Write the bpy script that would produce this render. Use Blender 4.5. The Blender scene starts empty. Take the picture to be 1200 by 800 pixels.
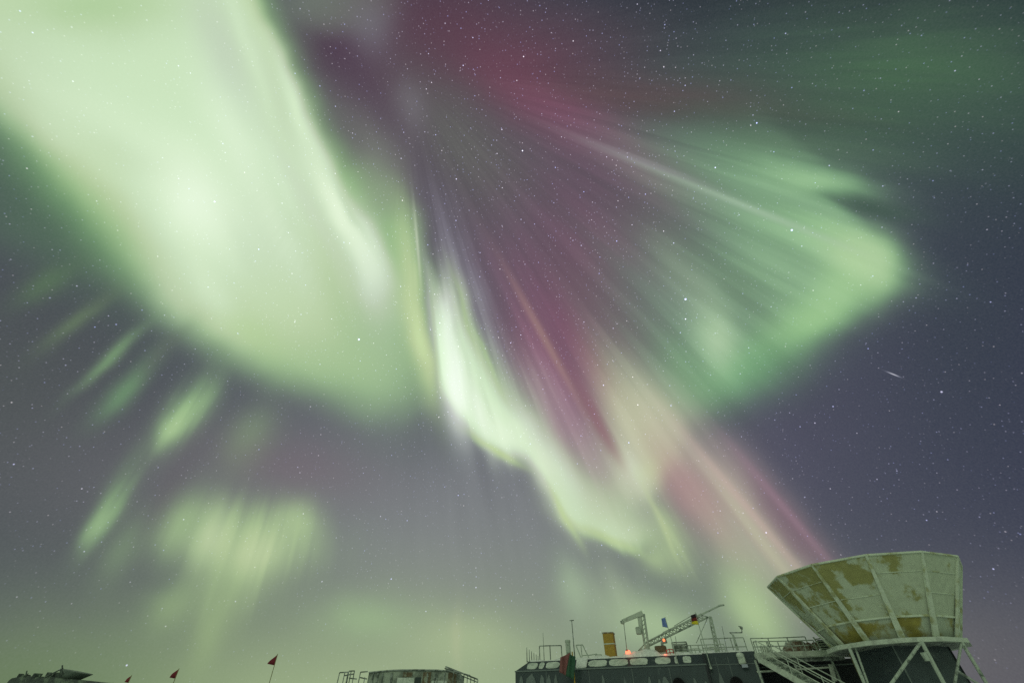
import bpy, bmesh, math, random
from mathutils import Vector
random.seed(7)
scene = bpy.context.scene
COL = scene.collection
R = math.radians

# ------------------------------------------------------------------ camera
EYE = 1.6
PITCH = R(44)
FPX = 467.0
cam_d = bpy.data.cameras.new("camera")
cam_d.sensor_width = 36.0
cam_d.lens = 36.0 * FPX / 1200.0
cam_d.clip_start = 0.05
cam_d.clip_end = 20000
cam = bpy.data.objects.new("camera", cam_d)
COL.objects.link(cam)
cam.location = (0, 0, EYE)
cam.rotation_euler = (math.pi / 2 + PITCH, 0, 0)
scene.camera = cam

scene.view_settings.view_transform = 'Standard'
scene.view_settings.look = 'None'
scene.view_settings.gamma = 1
scene.view_settings.exposure = 0
scene.view_settings.use_curve_mapping = False

scene.cycles.use_adaptive_sampling = True
scene.cycles.adaptive_threshold = 0.01
scene.cycles.adaptive_min_samples = 12
scene.cycles.use_denoising = False
scene.cycles.max_bounces = 3
scene.cycles.diffuse_bounces = 2

# ------------------------------------------------------------------ night sky with aurora
world = bpy.data.worlds.new("World")
scene.world = world
world.use_nodes = True
world.cycles.sampling_method = 'MANUAL'
world.cycles.sample_map_resolution = 256
nt = world.node_tree
nt.nodes.clear()
N, L = nt.nodes, nt.links

def setin(sock, v):
    if hasattr(v, 'is_linked'):
        L.new(v, sock)
    else:
        sock.default_value = v

def math_(op, a, b=None, c=None, clamp=False):
    n = N.new('ShaderNodeMath'); n.operation = op; n.use_clamp = clamp
    setin(n.inputs[0], a)
    if b is not None: setin(n.inputs[1], b)
    if c is not None: setin(n.inputs[2], c)
    return n.outputs[0]

def vmath(op, a, b=None, c=None, out=0):
    n = N.new('ShaderNodeVectorMath'); n.operation = op
    setin(n.inputs[0], a)
    if b is not None: setin(n.inputs[1], b)
    if c is not None: setin(n.inputs[2], c)
    return n.outputs['Value'] if out == 'v' else n.outputs[0]

def comb(x, y, z=0.0):
    n = N.new('ShaderNodeCombineXYZ')
    setin(n.inputs[0], x); setin(n.inputs[1], y); setin(n.inputs[2], z)
    return n.outputs[0]

def smooth(v, lo, hi, olo=0.0, ohi=1.0):
    n = N.new('ShaderNodeMapRange'); n.interpolation_type = 'SMOOTHSTEP'
    setin(n.inputs['Value'], v)
    n.inputs['From Min'].default_value = lo; n.inputs['From Max'].default_value = hi
    n.inputs['To Min'].default_value = olo; n.inputs['To Max'].default_value = ohi
    return n.outputs['Result']

def curve(v, pts, lo, hi, vlo, vhi):
    """smooth function of v through pts (x in lo..hi, y in vlo..vhi)"""
    t = math_('MULTIPLY_ADD', v, 1 / (hi - lo), -lo / (hi - lo), clamp=True)
    n = N.new('ShaderNodeFloatCurve')
    setin(n.inputs['Value'], t)
    cm = n.mapping; c = cm.curves[0]
    pts = sorted(pts)
    q = [((x - lo) / (hi - lo), (y - vlo) / (vhi - vlo)) for x, y in pts]
    if q[0][0] > 0: q.insert(0, (0.0, q[0][1]))
    if q[-1][0] < 1: q.append((1.0, q[-1][1]))
    c.points[0].location = q[0]; c.points[1].location = q[-1]
    for p in q[1:-1]:
        c.points.new(p[0], p[1])
    for p in c.points: p.handle_type = 'AUTO_CLAMPED'
    cm.update()
    return math_('MULTIPLY_ADD', n.outputs[0], vhi - vlo, vlo)

tc = N.new('ShaderNodeTexCoord')
D = tc.outputs['Generated']            # direction into the sky
# chart of the sky: tangent plane touching it at 44 degrees elevation to the grid north
cp, sp = math.cos(PITCH), math.sin(PITCH)
dx = vmath('DOT_PRODUCT', D, (1, 0, 0), out='v')
dd = vmath('DOT_PRODUCT', D, (0, cp, sp), out='v')
du = vmath('DOT_PRODUCT', D, (0, -sp, cp), out='v')
ddc = math_('MAXIMUM', dd, 0.12)
X = math_('MULTIPLY_ADD', math_('DIVIDE', dx, ddc), 467.0, 600.0)
Y = math_('MULTIPLY_ADD', math_('DIVIDE', du, ddc), -467.0, 400.0)
P0 = comb(X, Y)
# slight irregular warp so no shape is a perfect curve
wn = N.new('ShaderNodeTexNoise'); wn.noise_dimensions = '2D'
wn.inputs['Scale'].default_value = 0.011; wn.inputs['Detail'].default_value = 2.0
L.new(P0, wn.inputs['Vector'])
wn2 = N.new('ShaderNodeTexNoise'); wn2.noise_dimensions = '2D'
wn2.inputs['Scale'].default_value = 0.011; wn2.inputs['Detail'].default_value = 2.0
L.new(vmath('ADD', P0, (3711, 1930, 0)), wn2.inputs['Vector'])
P = comb(math_('ADD', math_('MULTIPLY_ADD', wn.outputs[0], 16, -8), X), math_('ADD', math_('MULTIPLY_ADD', wn2.outputs[0], 16, -8), Y))
sx_ = N.new('ShaderNodeSeparateXYZ'); L.new(P, sx_.inputs[0])
WX, WY = sx_.outputs[0], sx_.outputs[1]
# polar coordinates about the magnetic zenith where the rays converge
ZX, ZY = 475.0, 80.0
rx = math_('SUBTRACT', X, ZX); ry = math_('SUBTRACT', Y, ZY)
ANG = math_('MULTIPLY', math_('ARCTAN2', rx, ry), 180 / math.pi)     # 0 = down, + = right
RAD = vmath('LENGTH', comb(rx, ry), out='v')

def raynoise(freq, rfreq, seed, detail=3.0, lo=0.35, hi=0.65):
    n = N.new('ShaderNodeTexNoise'); n.noise_dimensions = '2D'
    n.inputs['Scale'].default_value = 1.0; n.inputs['Detail'].default_value = detail
    L.new(comb(math_('MULTIPLY_ADD', ANG, freq, seed), math_('MULTIPLY_ADD', RAD, rfreq, seed * .37)), n.inputs['Vector'])
    return smooth(n.outputs[0], lo, hi)
RAY = raynoise(0.22, 0.0035, 3.1)          # broad rays
RAYF = raynoise(0.5, 0.003, 17.3, 2.0)      # fine rays
cn = N.new('ShaderNodeTexNoise'); cn.noise_dimensions = '2D'
cn.inputs['Scale'].default_value = 0.013; cn.inputs['Detail'].default_value = 4.0
L.new(P0, cn.inputs['Vector'])
CLOUD = smooth(cn.outputs[0], .3, .7)

def c255(c): return (c[0] / 255, c[1] / 255, c[2] / 255)
acc = None
def over(col, alpha):
    """lay a sky colour over what is there with the given opacity"""
    global acc
    n = N.new('ShaderNodeMix'); n.data_type = 'VECTOR'; n.clamp_factor = True
    setin(n.inputs[0], alpha); setin(n.inputs[4], acc); n.inputs[5].default_value = c255(col)
    acc = n.outputs[1]

def mod(alpha, m, k):
    """alpha * (1 - k + k*m)"""
    return math_('MULTIPLY', alpha, math_('MULTIPLY_ADD', m, k, 1 - k))

def after(sock, vec=False):
    """the same value, but evaluated only once the layers so far are done (keeps the shader's memory small)"""
    if vec: return vmath('MULTIPLY_ADD', acc, (1e-6, 1e-6, 1e-6), sock)
    return math_('ADD', sock, vmath('DOT_PRODUCT', acc, (1e-7, 1e-7, 1e-7), out='v'))

def blob(cx, cy, s1, s2, rot, col, a=1.0, flat=False, m=None, k=0.5, warp=True):
    mp = N.new('ShaderNodeMapping'); mp.vector_type = 'TEXTURE'
    L.new(after(P if warp else P0, True), mp.inputs['Vector'])
    mp.inputs['Location'].default_value = (cx, cy, 0)
    mp.inputs['Rotation'].default_value = (0, 0, R(rot))
    mp.inputs['Scale'].default_value = (s1, s2, 1)
    q = vmath('DOT_PRODUCT', mp.outputs[0], mp.outputs[0], out='v')
    if flat: q = math_('MULTIPLY', q, q)
    g = math_('POWER', math.exp(-1), q)
    if a != 1.0: g = math_('MULTIPLY', g, a)
    if m is not None: g = mod(g, m, k)
    over(col, g)

def polar_band(rin, rout, sin_, sout, amp, col, a=1.0, m=None, k=0.5, jag=0.0):
    """curtain hanging between radii rin(angle) and rout(angle) about the magnetic zenith.
    sin_, sout: softness (px) of the inner fade and the lower border; amp: list (angle, 0..1)"""
    lo = min(p[0] for p in amp) - 1; hi = max(p[0] for p in amp) + 1
    an = after(ANG)
    Ri = curve(an, rin, lo, hi, 0, 800); Ro = curve(an, rout, lo, hi, 0, 800)
    A = curve(an, amp, lo, hi, 0, 1)
    rr = after(RAD)
    if jag: rr = math_('MULTIPLY_ADD', RAYF, jag, rr)
    e1 = smooth(math_('SUBTRACT', rr, Ri), -sin_, sin_)
    e2 = smooth(math_('SUBTRACT', Ro, rr), -sout, sout)
    g = math_('MULTIPLY', math_('MULTIPLY', e1, e2), A)
    if a != 1.0: g = math_('MULTIPLY', g, a)
    if m is not None: g = mod(g, m, k)
    over(col, g)

def lane(lo_edge, hi_edge, s_lo, s_hi, amp, col, a=1.0, smin=-100, smax=800, m=None, k=0.5):
    """band running down to the right at 45 degrees; edges given as chart points"""
    f = math.sqrt(.5)
    wx = after(WX); S = math_('MULTIPLY', math_('ADD', wx, WY), f)
    T = math_('MULTIPLY', math_('SUBTRACT', WY, wx), f)
    cv = lambda pts: [((x + y) * f, (y - x) * f) for x, y in pts]
    tl = curve(S, cv(lo_edge), smin, smax, -400, 400)
    th = curve(S, cv(hi_edge), smin, smax, -400, 400)
    A = curve(S, amp, smin, smax, 0, 1)
    e1 = smooth(math_('SUBTRACT', tl, T), -s_lo, s_lo)
    e2 = smooth(math_('SUBTRACT', T, th), -s_hi, s_hi)
    g = math_('MULTIPLY', math_('MULTIPLY', e1, e2), A)
    if a != 1.0: g = math_('MULTIPLY', g, a)
    if m is not None: g = mod(g, m, k)
    over(col, g)

#SKY-BEGIN
v = N.new('ShaderNodeCombineXYZ')
for i, c in enumerate(c255((72, 75, 88))): v.inputs[i].default_value = c
acc = v.outputs[0]
# --- air and dim background
blob(980, -60, 420, 130, 0, (40, 44, 52), .95)
blob(1240, 60, 130, 330, 0, (44, 54, 58), .9)
blob(1260, 420, 160, 300, 0, (60, 64, 80), .7)
blob(0, 470, 260, 230, 0, (80, 85, 86), .95)
blob(50, 235, 170, 50, 45, (86, 112, 90), .75)
blob(330, 560, 330, 90, 0, (98, 98, 102), .9)
blob(540, 640, 260, 190, 0, (118, 120, 124), .95)
blob(480, 500, 100, 50, 0, (98, 104, 106), .6)
blob(900, 560, 100, 140, 0, (84, 82, 98), .5)
blob(1130, 800, 130, 110, 0, (96, 92, 100), .8)
blob(600, 230, 230, 170, 20, (88, 85, 90), .95)
blob(440, 90, 120, 140, 0, (88, 74, 88), .9)
blob(384, 60, 56, 46, 20, (76, 60, 76), .85)
blob(400, 4, 74, 40, 0, (110, 120, 110), .85, flat=True)
blob(406, 150, 34, 70, -30, (98, 96, 98), .8)
blob(440, 200, 30, 40, 0, (110, 106, 110), .7)
blob(520, 30, 90, 80, 0, (82, 63, 75), .85)
blob(700, 40, 110, 40, 5, (74, 66, 76), .6)
blob(1050, 110, 290, 120, 0, (68, 88, 78), .85)
blob(1060, 90, 170, 80, -4, (76, 104, 80), .8, m=RAYF, k=.35)
blob(940, 160, 150, 16, 12, (84, 106, 88), .6, m=RAYF, k=.3)
blob(900, 130, 120, 10, 6, (82, 94, 82), .5)
blob(880, 110, 120, 36, 8, (72, 84, 78), .6, m=RAY, k=.3)
blob(1130, 330, 90, 160, 0, (60, 68, 76), .5)
# --- red high rays from the zenith to the right
blob(610, 70, 130, 60, 15, (96, 70, 82), .85)
blob(616, 110, 74, 34, 30, (104, 69, 84), .7)
blob(740, 112, 130, 24, 4, (90, 76, 78), .8, m=RAY, k=.25)
blob(670, 142, 90, 30, 28, (118, 78, 96), .8, m=RAYF, k=.15)
blob(740, 190, 110, 30, 26, (116, 98, 110), .85, m=RAYF, k=.2)
blob(545, 170, 110, 46, 48, (98, 102, 96), .75, m=RAYF, k=.15)
blob(480, 124, 20, 34, -14, (110, 108, 112), .65)
blob(600, 290, 70, 80, 60, (98, 92, 102), .5)
blob(715, 270, 130, 90, 45, (104, 84, 98), .8, m=RAY, k=.2)
blob(690, 360, 100, 66, 55, (112, 80, 98), .8, m=RAY, k=.2)
blob(650, 430, 130, 44, 60, (124, 92, 108), .9, m=RAYF, k=.12)
blob(640, 462, 60, 26, 62, (144, 122, 130), .7, m=RAYF, k=.2)
blob(704, 436, 80, 18, 60, (114, 82, 96), .6, m=RAYF, k=.15)
blob(770, 350, 44, 70, -40, (96, 96, 102), .6)
# --- right hand lobe
polar_band([(34, 400), (40, 400), (48, 380), (56, 400), (60, 400), (65, 360), (74, 350), (84, 380)],
           [(34, 505), (40, 524), (46.5, 530), (53, 548), (58, 562), (62, 576), (66, 584), (69, 580), (72, 550), (74, 500), (77, 500), (79, 470), (82, 430)],
           170, 22, [(30, 0), (34, .35), (38, .7), (50, .8), (60, .92), (70, .92), (74, .8), (77, .5), (81, .25), (88, 0)],
           (122, 152, 124), 1.0, m=RAYF, k=.12)
blob(912, 212, 110, 34, 14, (124, 156, 124), .7, m=RAYF, k=.2)
blob(962, 213, 62, 18, 12, (146, 188, 140), .8)
blob(890, 168, 90, 16, 10, (94, 116, 96), .5)
blob(975, 285, 90, 26, 22, (146, 192, 138), .8, m=RAYF, k=.15)
blob(1004, 308, 46, 36, 24, (160, 200, 144), 1.0, m=RAYF, k=.1)
blob(955, 372, 66, 30, -34, (146, 192, 132), .85)
blob(985, 345, 50, 30, -34, (150, 198, 138), .6)
blob(870, 440, 84, 36, -22, (112, 156, 114), .7)
blob(905, 320, 70, 44, 24, (128, 160, 126), .7, m=RAYF, k=.2)
blob(826, 350, 26, 44, -42, (136, 162, 136), .6)
blob(842, 396, 26, 42, -16, (158, 192, 150), .92)
blob(800, 320, 22, 60, -40, (126, 140, 124), .6)
blob(862, 340, 20, 62, -46, (104, 122, 106), .55)
blob(800, 440, 30, 50, -20, (118, 150, 118), .6)
blob(870, 240, 150, 5, 22, (156, 180, 156), .5, warp=False)
blob(760, 192, 70, 5, 20, (140, 134, 142), .4, warp=False)
blob(1026, 304, 26, 30, 10, (158, 198, 144), .8)
blob(1026, 243, 56, 13, 12, (70, 88, 80), .85)
# --- broad band crossing the upper left
blob(360, 100, 150, 24, 66, (108, 124, 108), .6)
blob(446, 190, 50, 24, 60, (118, 128, 114), .5)
LOW = [(-120, 20), (-6, 142), (40, 194), (106, 280), (137, 314), (185, 350), (236, 385), (280, 412), (320, 432), (371, 448), (430, 478), (480, 488), (520, 500)]
HIGH = [(270, -80), (310, 0), (332, 60), (362, 120), (392, 175), (430, 205), (462, 232), (484, 258), (491, 300), (499, 370), (510, 430), (520, 470), (530, 520)]
lane(LOW, HIGH, 46, 30, [(-100, 1), (560, .95), (620, .75), (680, .35), (740, 0)], (136, 172, 124), 1.0)
blob(448, 236, 26, 34, 0, (128, 140, 122), .6)
LOW2 = [(x + 24, y - 28) for x, y in LOW]
HIGH2 = [(262, -80), (300, 0), (318, 60), (346, 130), (378, 195), (415, 250), (446, 300), (468, 350), (490, 430), (500, 480)]
lane(LOW2, HIGH2, 42, 18, [(-100, .85), (0, .85), (150, 1), (420, .85), (500, .55), (580, .25), (650, 0)], (174, 206, 150), 1.0)
LOW3 = [(x + 52, y - 58) for x, y in LOW]
HIGH3 = [(240, -80), (280, 0), (296, 60), (322, 130), (354, 195), (392, 260), (422, 310), (440, 350), (470, 430), (490, 480)]
lane(LOW3, HIGH3, 46, 34, [(-100, .3), (0, .55), (120, .9), (360, .9), (430, .5), (520, .15), (600, 0)], (198, 228, 180), 1.0)
blob(110, 6, 120, 40, 0, (156, 196, 140), .85)
blob(20, 60, 80, 44, 30, (186, 216, 172), .5)
blob(262, 60, 26, 90, -22, (176, 200, 168), .75)
blob(292, 60, 10, 100, -20, (206, 232, 188), .6)
blob(150, 184, 90, 24, 22, (174, 206, 150), .7)
blob(60, 150, 80, 26, 30, (200, 228, 182), .5)
blob(100, 130, 100, 30, 25, (212, 236, 196), .5)
blob(236, 246, 50, 90, -36, (232, 250, 222), .97)
blob(286, 300, 40, 80, -34, (216, 238, 202), .6)
blob(280, 170, 26, 90, -24, (226, 246, 216), .6)
blob(216, 340, 40, 60, -46, (206, 234, 186), .5)
blob(320, 290, 40, 90, -20, (186, 212, 170), .6)
blob(300, 370, 90, 44, 30, (172, 204, 150), .5)
blob(350, 130, 13, 100, -24, (216, 241, 198), .85)
blob(398, 250, 17, 90, -30, (228, 246, 214), .92)
blob(428, 300, 18, 50, -20, (224, 243, 210), .7)
blob(362, 240, 11, 100, -28, (192, 214, 178), .7)
blob(322, 110, 9, 90, -22, (186, 212, 172), .5)
blob(420, 262, 5, 50, -28, (168, 200, 150), .6)
blob(318, 260, 16, 90, -28, (214, 236, 200), .5, m=RAYF, k=.3)
blob(330, 210, 9, 70, -24, (208, 232, 196), .4)
blob(400, 330, 10, 70, -20, (176, 204, 160), .5, m=RAYF, k=.2)
blob(252, 345, 18, 60, -30, (222, 242, 204), .5)
blob(300, 320, 12, 60, -26, (184, 212, 168), .4)
blob(434, 320, 16, 56, -10, (226, 244, 216), .85)
blob(448, 400, 44, 76, 0, (146, 172, 138), .7)
blob(390, 420, 80, 40, 10, (150, 180, 136), .7)
blob(330, 360, 70, 40, 30, (182, 214, 160), .5)
blob(290, 390, 50, 20, 30, (166, 204, 142), .6)
blob(478, 315, 13, 74, -3, (170, 198, 144), .8, m=RAYF, k=.15)
blob(494, 402, 13, 70, -13, (186, 216, 150), .95)
blob(506, 372, 6, 74, -8, (158, 168, 156), .85)
blob(489, 285, 1.8, 44, -5, (206, 222, 190), .45, warp=False)
blob(436, 34, 32, 34, 0, (112, 112, 118), .6)
# --- bright curtain in the middle
blob(536, 300, 20, 90, -22, (122, 120, 130), .65, m=RAYF, k=.3)
blob(572, 410, 18, 100, -21, (148, 152, 152), .7, m=RAYF, k=.3)
polar_band([(4, 330), (8, 290), (14, 320), (16.7, 385), (19, 430), (22, 480), (24, 530), (27, 570)],
           [(5.5, 374), (6.8, 390), (9, 418), (11.6, 448), (14.3, 466), (17.1, 474), (18.6, 500), (19.6, 538), (20.4, 572), (22.6, 596), (24.3, 618), (26.4, 626), (29, 622)],
           90, 16, [(5.4, 0), (6.2, .8), (8, 1), (14, 1), (20, 1), (25, .95), (27.8, .6), (30, 0)],
           (168, 204, 144), 1.0, jag=5)
polar_band([(6, 290), (8.5, 290), (10, 330), (12, 300), (14, 345), (16.7, 410), (19, 446), (22, 490), (24, 540), (27, 575)],
           [(5.5, 362), (6.8, 378), (9, 406), (11.6, 436), (14.3, 456), (17.1, 466), (18.6, 490), (19.6, 526), (20.4, 560), (22.6, 586), (24.3, 608), (26.4, 614), (29, 610)],
           60, 18, [(6, 0), (7.2, .9), (10, 1), (13, .85), (15, .95), (18, .95), (21, .9), (25, .7), (27.5, .35), (30, 0)],
           (216, 246, 202), 1.0, m=RAY, k=.12, jag=6)
blob(534, 452, 15, 56, -9, (240, 252, 236), .97)
blob(527, 385, 9, 60, -7, (228, 244, 224), .8)
blob(551, 440, 4, 60, -13, (176, 206, 160), .55)
blob(562, 482, 9, 46, -16, (234, 250, 226), .9)
blob(582, 500, 8, 34, -20, (230, 249, 218), .8)
blob(573, 478, 3, 40, -18, (180, 210, 160), .4)
blob(541, 345, 8, 40, -16, (170, 186, 158), .5)
blob(598, 505, 34, 22, 40, (230, 250, 216), .9)
blob(638, 545, 15, 48, -26, (228, 249, 208), .95)
blob(662, 590, 9, 34, -22, (214, 242, 186), .8)
blob(547, 372, 3, 50, -19, (164, 196, 136), .4)
blob(574, 424, 3, 50, -24, (168, 204, 140), .4)
blob(620, 470, 26, 70, -26, (168, 180, 160), .5, m=RAYF, k=.4)
blob(704, 608, 48, 22, 32, (194, 226, 170), .8)
blob(582, 527, 34, 5, 32, (176, 212, 132), .6)
blob(664, 604, 34, 4, 62, (178, 216, 134), .6)
blob(716, 634, 44, 6, 26, (174, 208, 136), .6)
blob(600, 498, 8, 60, -36, (214, 240, 196), .5)
# --- second fold to the right of it
polar_band([(24, 570), (28, 510), (33, 455), (40, 480)],
           [(24, 560), (26.6, 562), (28, 578), (30, 570), (33, 560), (36, 545), (40, 530)],
           120, 20, [(22, 0), (25, .6), (28, .95), (33, .95), (37, .7), (41, 0)], (190, 198, 160), .97, m=RAYF, k=.15)
blob(740, 562, 17, 34, -22, (220, 238, 194), .95)
blob(752, 520, 10, 60, -27, (206, 214, 172), .6)
blob(776, 520, 18, 40, -34, (196, 210, 162), .6)
blob(770, 545, 28, 16, -40, (196, 222, 156), .7)
blob(764, 500, 30, 56, -30, (182, 188, 150), .7)
blob(640, 400, 5, 90, -29, (150, 130, 118), .5, warp=False)
blob(664, 500, 24, 60, -30, (150, 126, 136), .75, m=RAYF, k=.3)
blob(696, 545, 20, 44, -30, (156, 140, 142), .7, m=RAYF, k=.3)
blob(706, 500, 8, 60, -27, (132, 94, 106), .6)
blob(745, 606, 60, 24, 30, (160, 184, 144), .6)
blob(786, 630, 24, 56, -30, (166, 190, 138), .75, m=RAYF, k=.4)
blob(772, 606, 4, 44, -26, (180, 204, 142), .5)
blob(770, 655, 20, 20, 0, (158, 182, 136), .6)
blob(752, 600, 16, 30, -24, (140, 146, 134), .6)
blob(700, 560, 60, 60, 0, (150, 150, 140), .25)
# --- beige and pink rays falling to the lower right
blob(864, 594, 150, 42, 51, (168, 158, 146), .95, m=RAYF, k=.12)
blob(806, 575, 60, 22, 56, (156, 124, 128), .65)
blob(835, 605, 70, 18, 54, (160, 132, 132), .65)
blob(890, 620, 100, 12, 50, (172, 160, 144), .5, m=RAYF, k=.3)
blob(880, 660, 80, 44, 54, (156, 162, 140), .65, m=RAYF, k=.2)
blob(884, 716, 60, 30, 58, (162, 192, 138), .85)
blob(930, 622, 100, 20, 49, (114, 94, 106), .8, m=RAYF, k=.2)
blob(925, 602, 100, 5, 50, (142, 118, 130), .45, warp=False)
blob(880, 600, 110, 5, 50, (184, 158, 150), .5, warp=False)
blob(862, 606, 100, 4, 51, (150, 136, 130), .4, warp=False)
blob(905, 650, 90, 6, 52, (176, 170, 146), .45, warp=False)
# --- patches lower left
blob(55, 330, 44, 15, -31, (90, 112, 88), .75)
blob(30, 270, 90, 40, 20, (84, 104, 90), .6)
blob(88, 378, 52, 10, -38, (98, 114, 94), .8)
blob(130, 420, 54, 8, -42, (112, 136, 108), .9)
blob(146, 456, 46, 13, -46, (106, 134, 106), .85)
blob(190, 415, 40, 10, -46, (98, 108, 98), .5)
blob(150, 540, 40, 12, -54, (100, 112, 102), .5)
blob(220, 482, 50, 22, -52, (144, 178, 130), .92, m=RAYF, k=.25)
blob(202, 500, 26, 12, -52, (158, 194, 138), .7)
blob(292, 512, 44, 26, -56, (118, 136, 112), .75)
blob(126, 598, 54, 13, -57, (126, 154, 118), .85, m=RAYF, k=.3)
blob(112, 615, 26, 10, -56, (146, 180, 132), .6)
blob(142, 645, 44, 22, -60, (114, 132, 110), .6)
blob(285, 630, 86, 34, 4, (150, 178, 132), .9, m=RAYF, k=.35)
blob(286, 650, 54, 50, -50, (160, 188, 136), .8, m=RAYF, k=.35)
blob(246, 630, 22, 34, 20, (188, 218, 160), .6)
blob(294, 655, 44, 26, -30, (196, 226, 162), .85, m=RAYF, k=.3)
blob(262, 700, 26, 40, 20, (144, 166, 126), .6, m=RAYF, k=.3)
blob(350, 612, 24, 26, 10, (168, 200, 142), .6)
blob(212, 615, 40, 22, -60, (144, 170, 128), .75)
blob(200, 710, 34, 20, -45, (126, 148, 114), .6)
blob(246, 740, 50, 20, -70, (136, 160, 118), .6)
blob(250, 690, 70, 30, -30, (132, 154, 120), .5, m=RAYF, k=.3)
blob(345, 545, 90, 36, 10, (112, 100, 108), .45)
blob(200, 570, 60, 16, -60, (96, 92, 98), .4)
# --- glow low over the horizon
blob(420, 840, 600, 150, 0, (148, 166, 128), .93)
blob(-20, 830, 230, 100, 0, (100, 116, 88), .85)
blob(430, 725, 60, 30, 0, (142, 168, 128), .6, m=CLOUD, k=.3)
blob(545, 752, 70, 34, 0, (156, 174, 134), .6)
blob(536, 752, 6, 36, 0, (166, 172, 138), .3)
blob(670, 690, 20, 40, -16, (146, 166, 138), .7)
blob(720, 700, 30, 46, -24, (146, 160, 136), .6, m=RAYF, k=.3)
blob(770, 730, 60, 34, 10, (158, 184, 140), .7)
blob(1160, 850, 120, 120, 0, (92, 90, 96), .8)
blob(1047, 438.5, 8, .7, 22, (190, 190, 200), .9, warp=False)
# faint broad rays over the corona, fading out into the dark sky
kk = curve(ANG, [(-180, 0), (-10, 0), (12, .02), (45, .028), (80, .025), (105, .02), (140, 0), (180, 0)], -180, 180, 0, 1)
kk = math_('MULTIPLY', kk, math_('MULTIPLY', smooth(RAD, 40, 200), smooth(RAD, 700, 480)))
fac = math_('MULTIPLY_ADD', math_('SUBTRACT', math_('MULTIPLY_ADD', RAYF, .4, math_('MULTIPLY', RAY, .6)), .5), math_('MULTIPLY', kk, 2.0), 1.0)
acc = vmath('MULTIPLY', acc, fac)
#SKY-END

# sky behind the chart's plane, brightened to light the ground and front faces
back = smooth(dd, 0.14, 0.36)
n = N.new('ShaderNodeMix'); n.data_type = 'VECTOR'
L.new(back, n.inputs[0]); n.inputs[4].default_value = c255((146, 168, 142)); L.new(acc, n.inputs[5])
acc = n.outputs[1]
rc = N.new('ShaderNodeRGBCurve')        # brightness response of the glowing curtains
c_ = rc.mapping.curves[3]
for x_, y_ in ((.30, .302), (.41, .425), (.51, .552), (.59, .645), (.667, .722), (.785, .808), (.86, .870), (.94, .944)): c_.points.new(x_, y_)
rc.mapping.update()
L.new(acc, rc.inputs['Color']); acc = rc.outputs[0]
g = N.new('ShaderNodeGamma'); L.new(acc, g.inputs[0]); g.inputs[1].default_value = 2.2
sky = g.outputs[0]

# stars: points scattered through thin shells of the direction sphere
def stars(scale, radius, power, gain, seed):
    vo = N.new('ShaderNodeTexVoronoi'); vo.voronoi_dimensions = '3D'; vo.feature = 'F1'
    L.new(vmath('ADD', vmath('MULTIPLY_ADD', acc, (1e-9, 1e-9, 1e-9), D), (seed, seed * .7, seed * .3)), vo.inputs['Vector'])
    vo.inputs['Scale'].default_value = scale
    core = smooth(vo.outputs['Distance'], radius * scale, radius * scale * .15)
    s = N.new('ShaderNodeSeparateColor'); L.new(vo.outputs['Color'], s.inputs[0])
    b = math_('MULTIPLY', math_('POWER', s.outputs[0], power), gain)
    it = math_('MULTIPLY', core, b)
    tint = N.new('ShaderNodeMix'); tint.data_type = 'VECTOR'
    L.new(s.outputs[1], tint.inputs[0])
    tint.inputs[4].default_value = (.62, .7, 1.45); tint.inputs[5].default_value = (1.1, 1.0, 1.05)
    return vmath('SCALE', tint.outputs[1], None) if False else (tint.outputs[1], it)

def add_scaled(base, vec, fac):
    n = N.new('ShaderNodeVectorMath'); n.operation = 'MULTIPLY_ADD'
    L.new(vec, n.inputs[0]); L.new(fac, n.inputs[1]); L.new(base, n.inputs[2])
    return n.outputs[0]
above = math_('MULTIPLY', smooth(vmath('DOT_PRODUCT', D, (0, 0, 1), out='v'), 0.0, 0.35, .35, 1.0), smooth(vmath('DOT_PRODUCT', D, (0.02, .53, .85), out='v'), .75, 1.0, .7, 1.5))
for args in ((90, .0015, 5.0, .9, 11.3), (40, .0018, 8.0, 2.4, 5.7), (170, .0014, 2.5, .34, 2.9), (12, .0026, 2.2, 2.2, 8.1)):
    tv, it = stars(*args)
    sky = add_scaled(sky, tv, math_('MULTIPLY', it, above))
# fine noise added to the sky brightness, imitating camera grain
gn = N.new('ShaderNodeTexNoise'); gn.inputs['Scale'].default_value = 420; gn.inputs['Detail'].default_value = 2
L.new(D, gn.inputs['Vector'])
sky = vmath('ADD', sky, math_('MULTIPLY_ADD', gn.outputs[0], .030, -.015))

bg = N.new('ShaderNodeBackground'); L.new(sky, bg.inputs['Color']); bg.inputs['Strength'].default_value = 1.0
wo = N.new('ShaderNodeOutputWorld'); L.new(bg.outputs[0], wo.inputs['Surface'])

# added fill light from behind the camera, to give the structures definition
sun_d = bpy.data.lights.new("fill_light", 'SUN'); sun_d.energy = 0.3; sun_d.angle = R(14); sun_d.color = (1.0, 0.97, 0.85)
sun = bpy.data.objects.new("fill_light", sun_d); COL.objects.link(sun)
sun.rotation_euler = (R(62), 0, R(-28))

# ------------------------------------------------------------------ helpers
def lin(c):
    return tuple(((v / 255 / 12.92) if v / 255 <= .04045 else ((v / 255 + .055) / 1.055) ** 2.4) for v in c) + (1.0,)

def at(px, py, y):
    """point seen at chart position (px, py) at distance y to the north"""
    x = (px - 600) / FPX; u = (400 - py) / FPX
    d = cp - u * sp
    return Vector((x / d * y, y, EYE + (sp + u * cp) / d * y))

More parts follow.
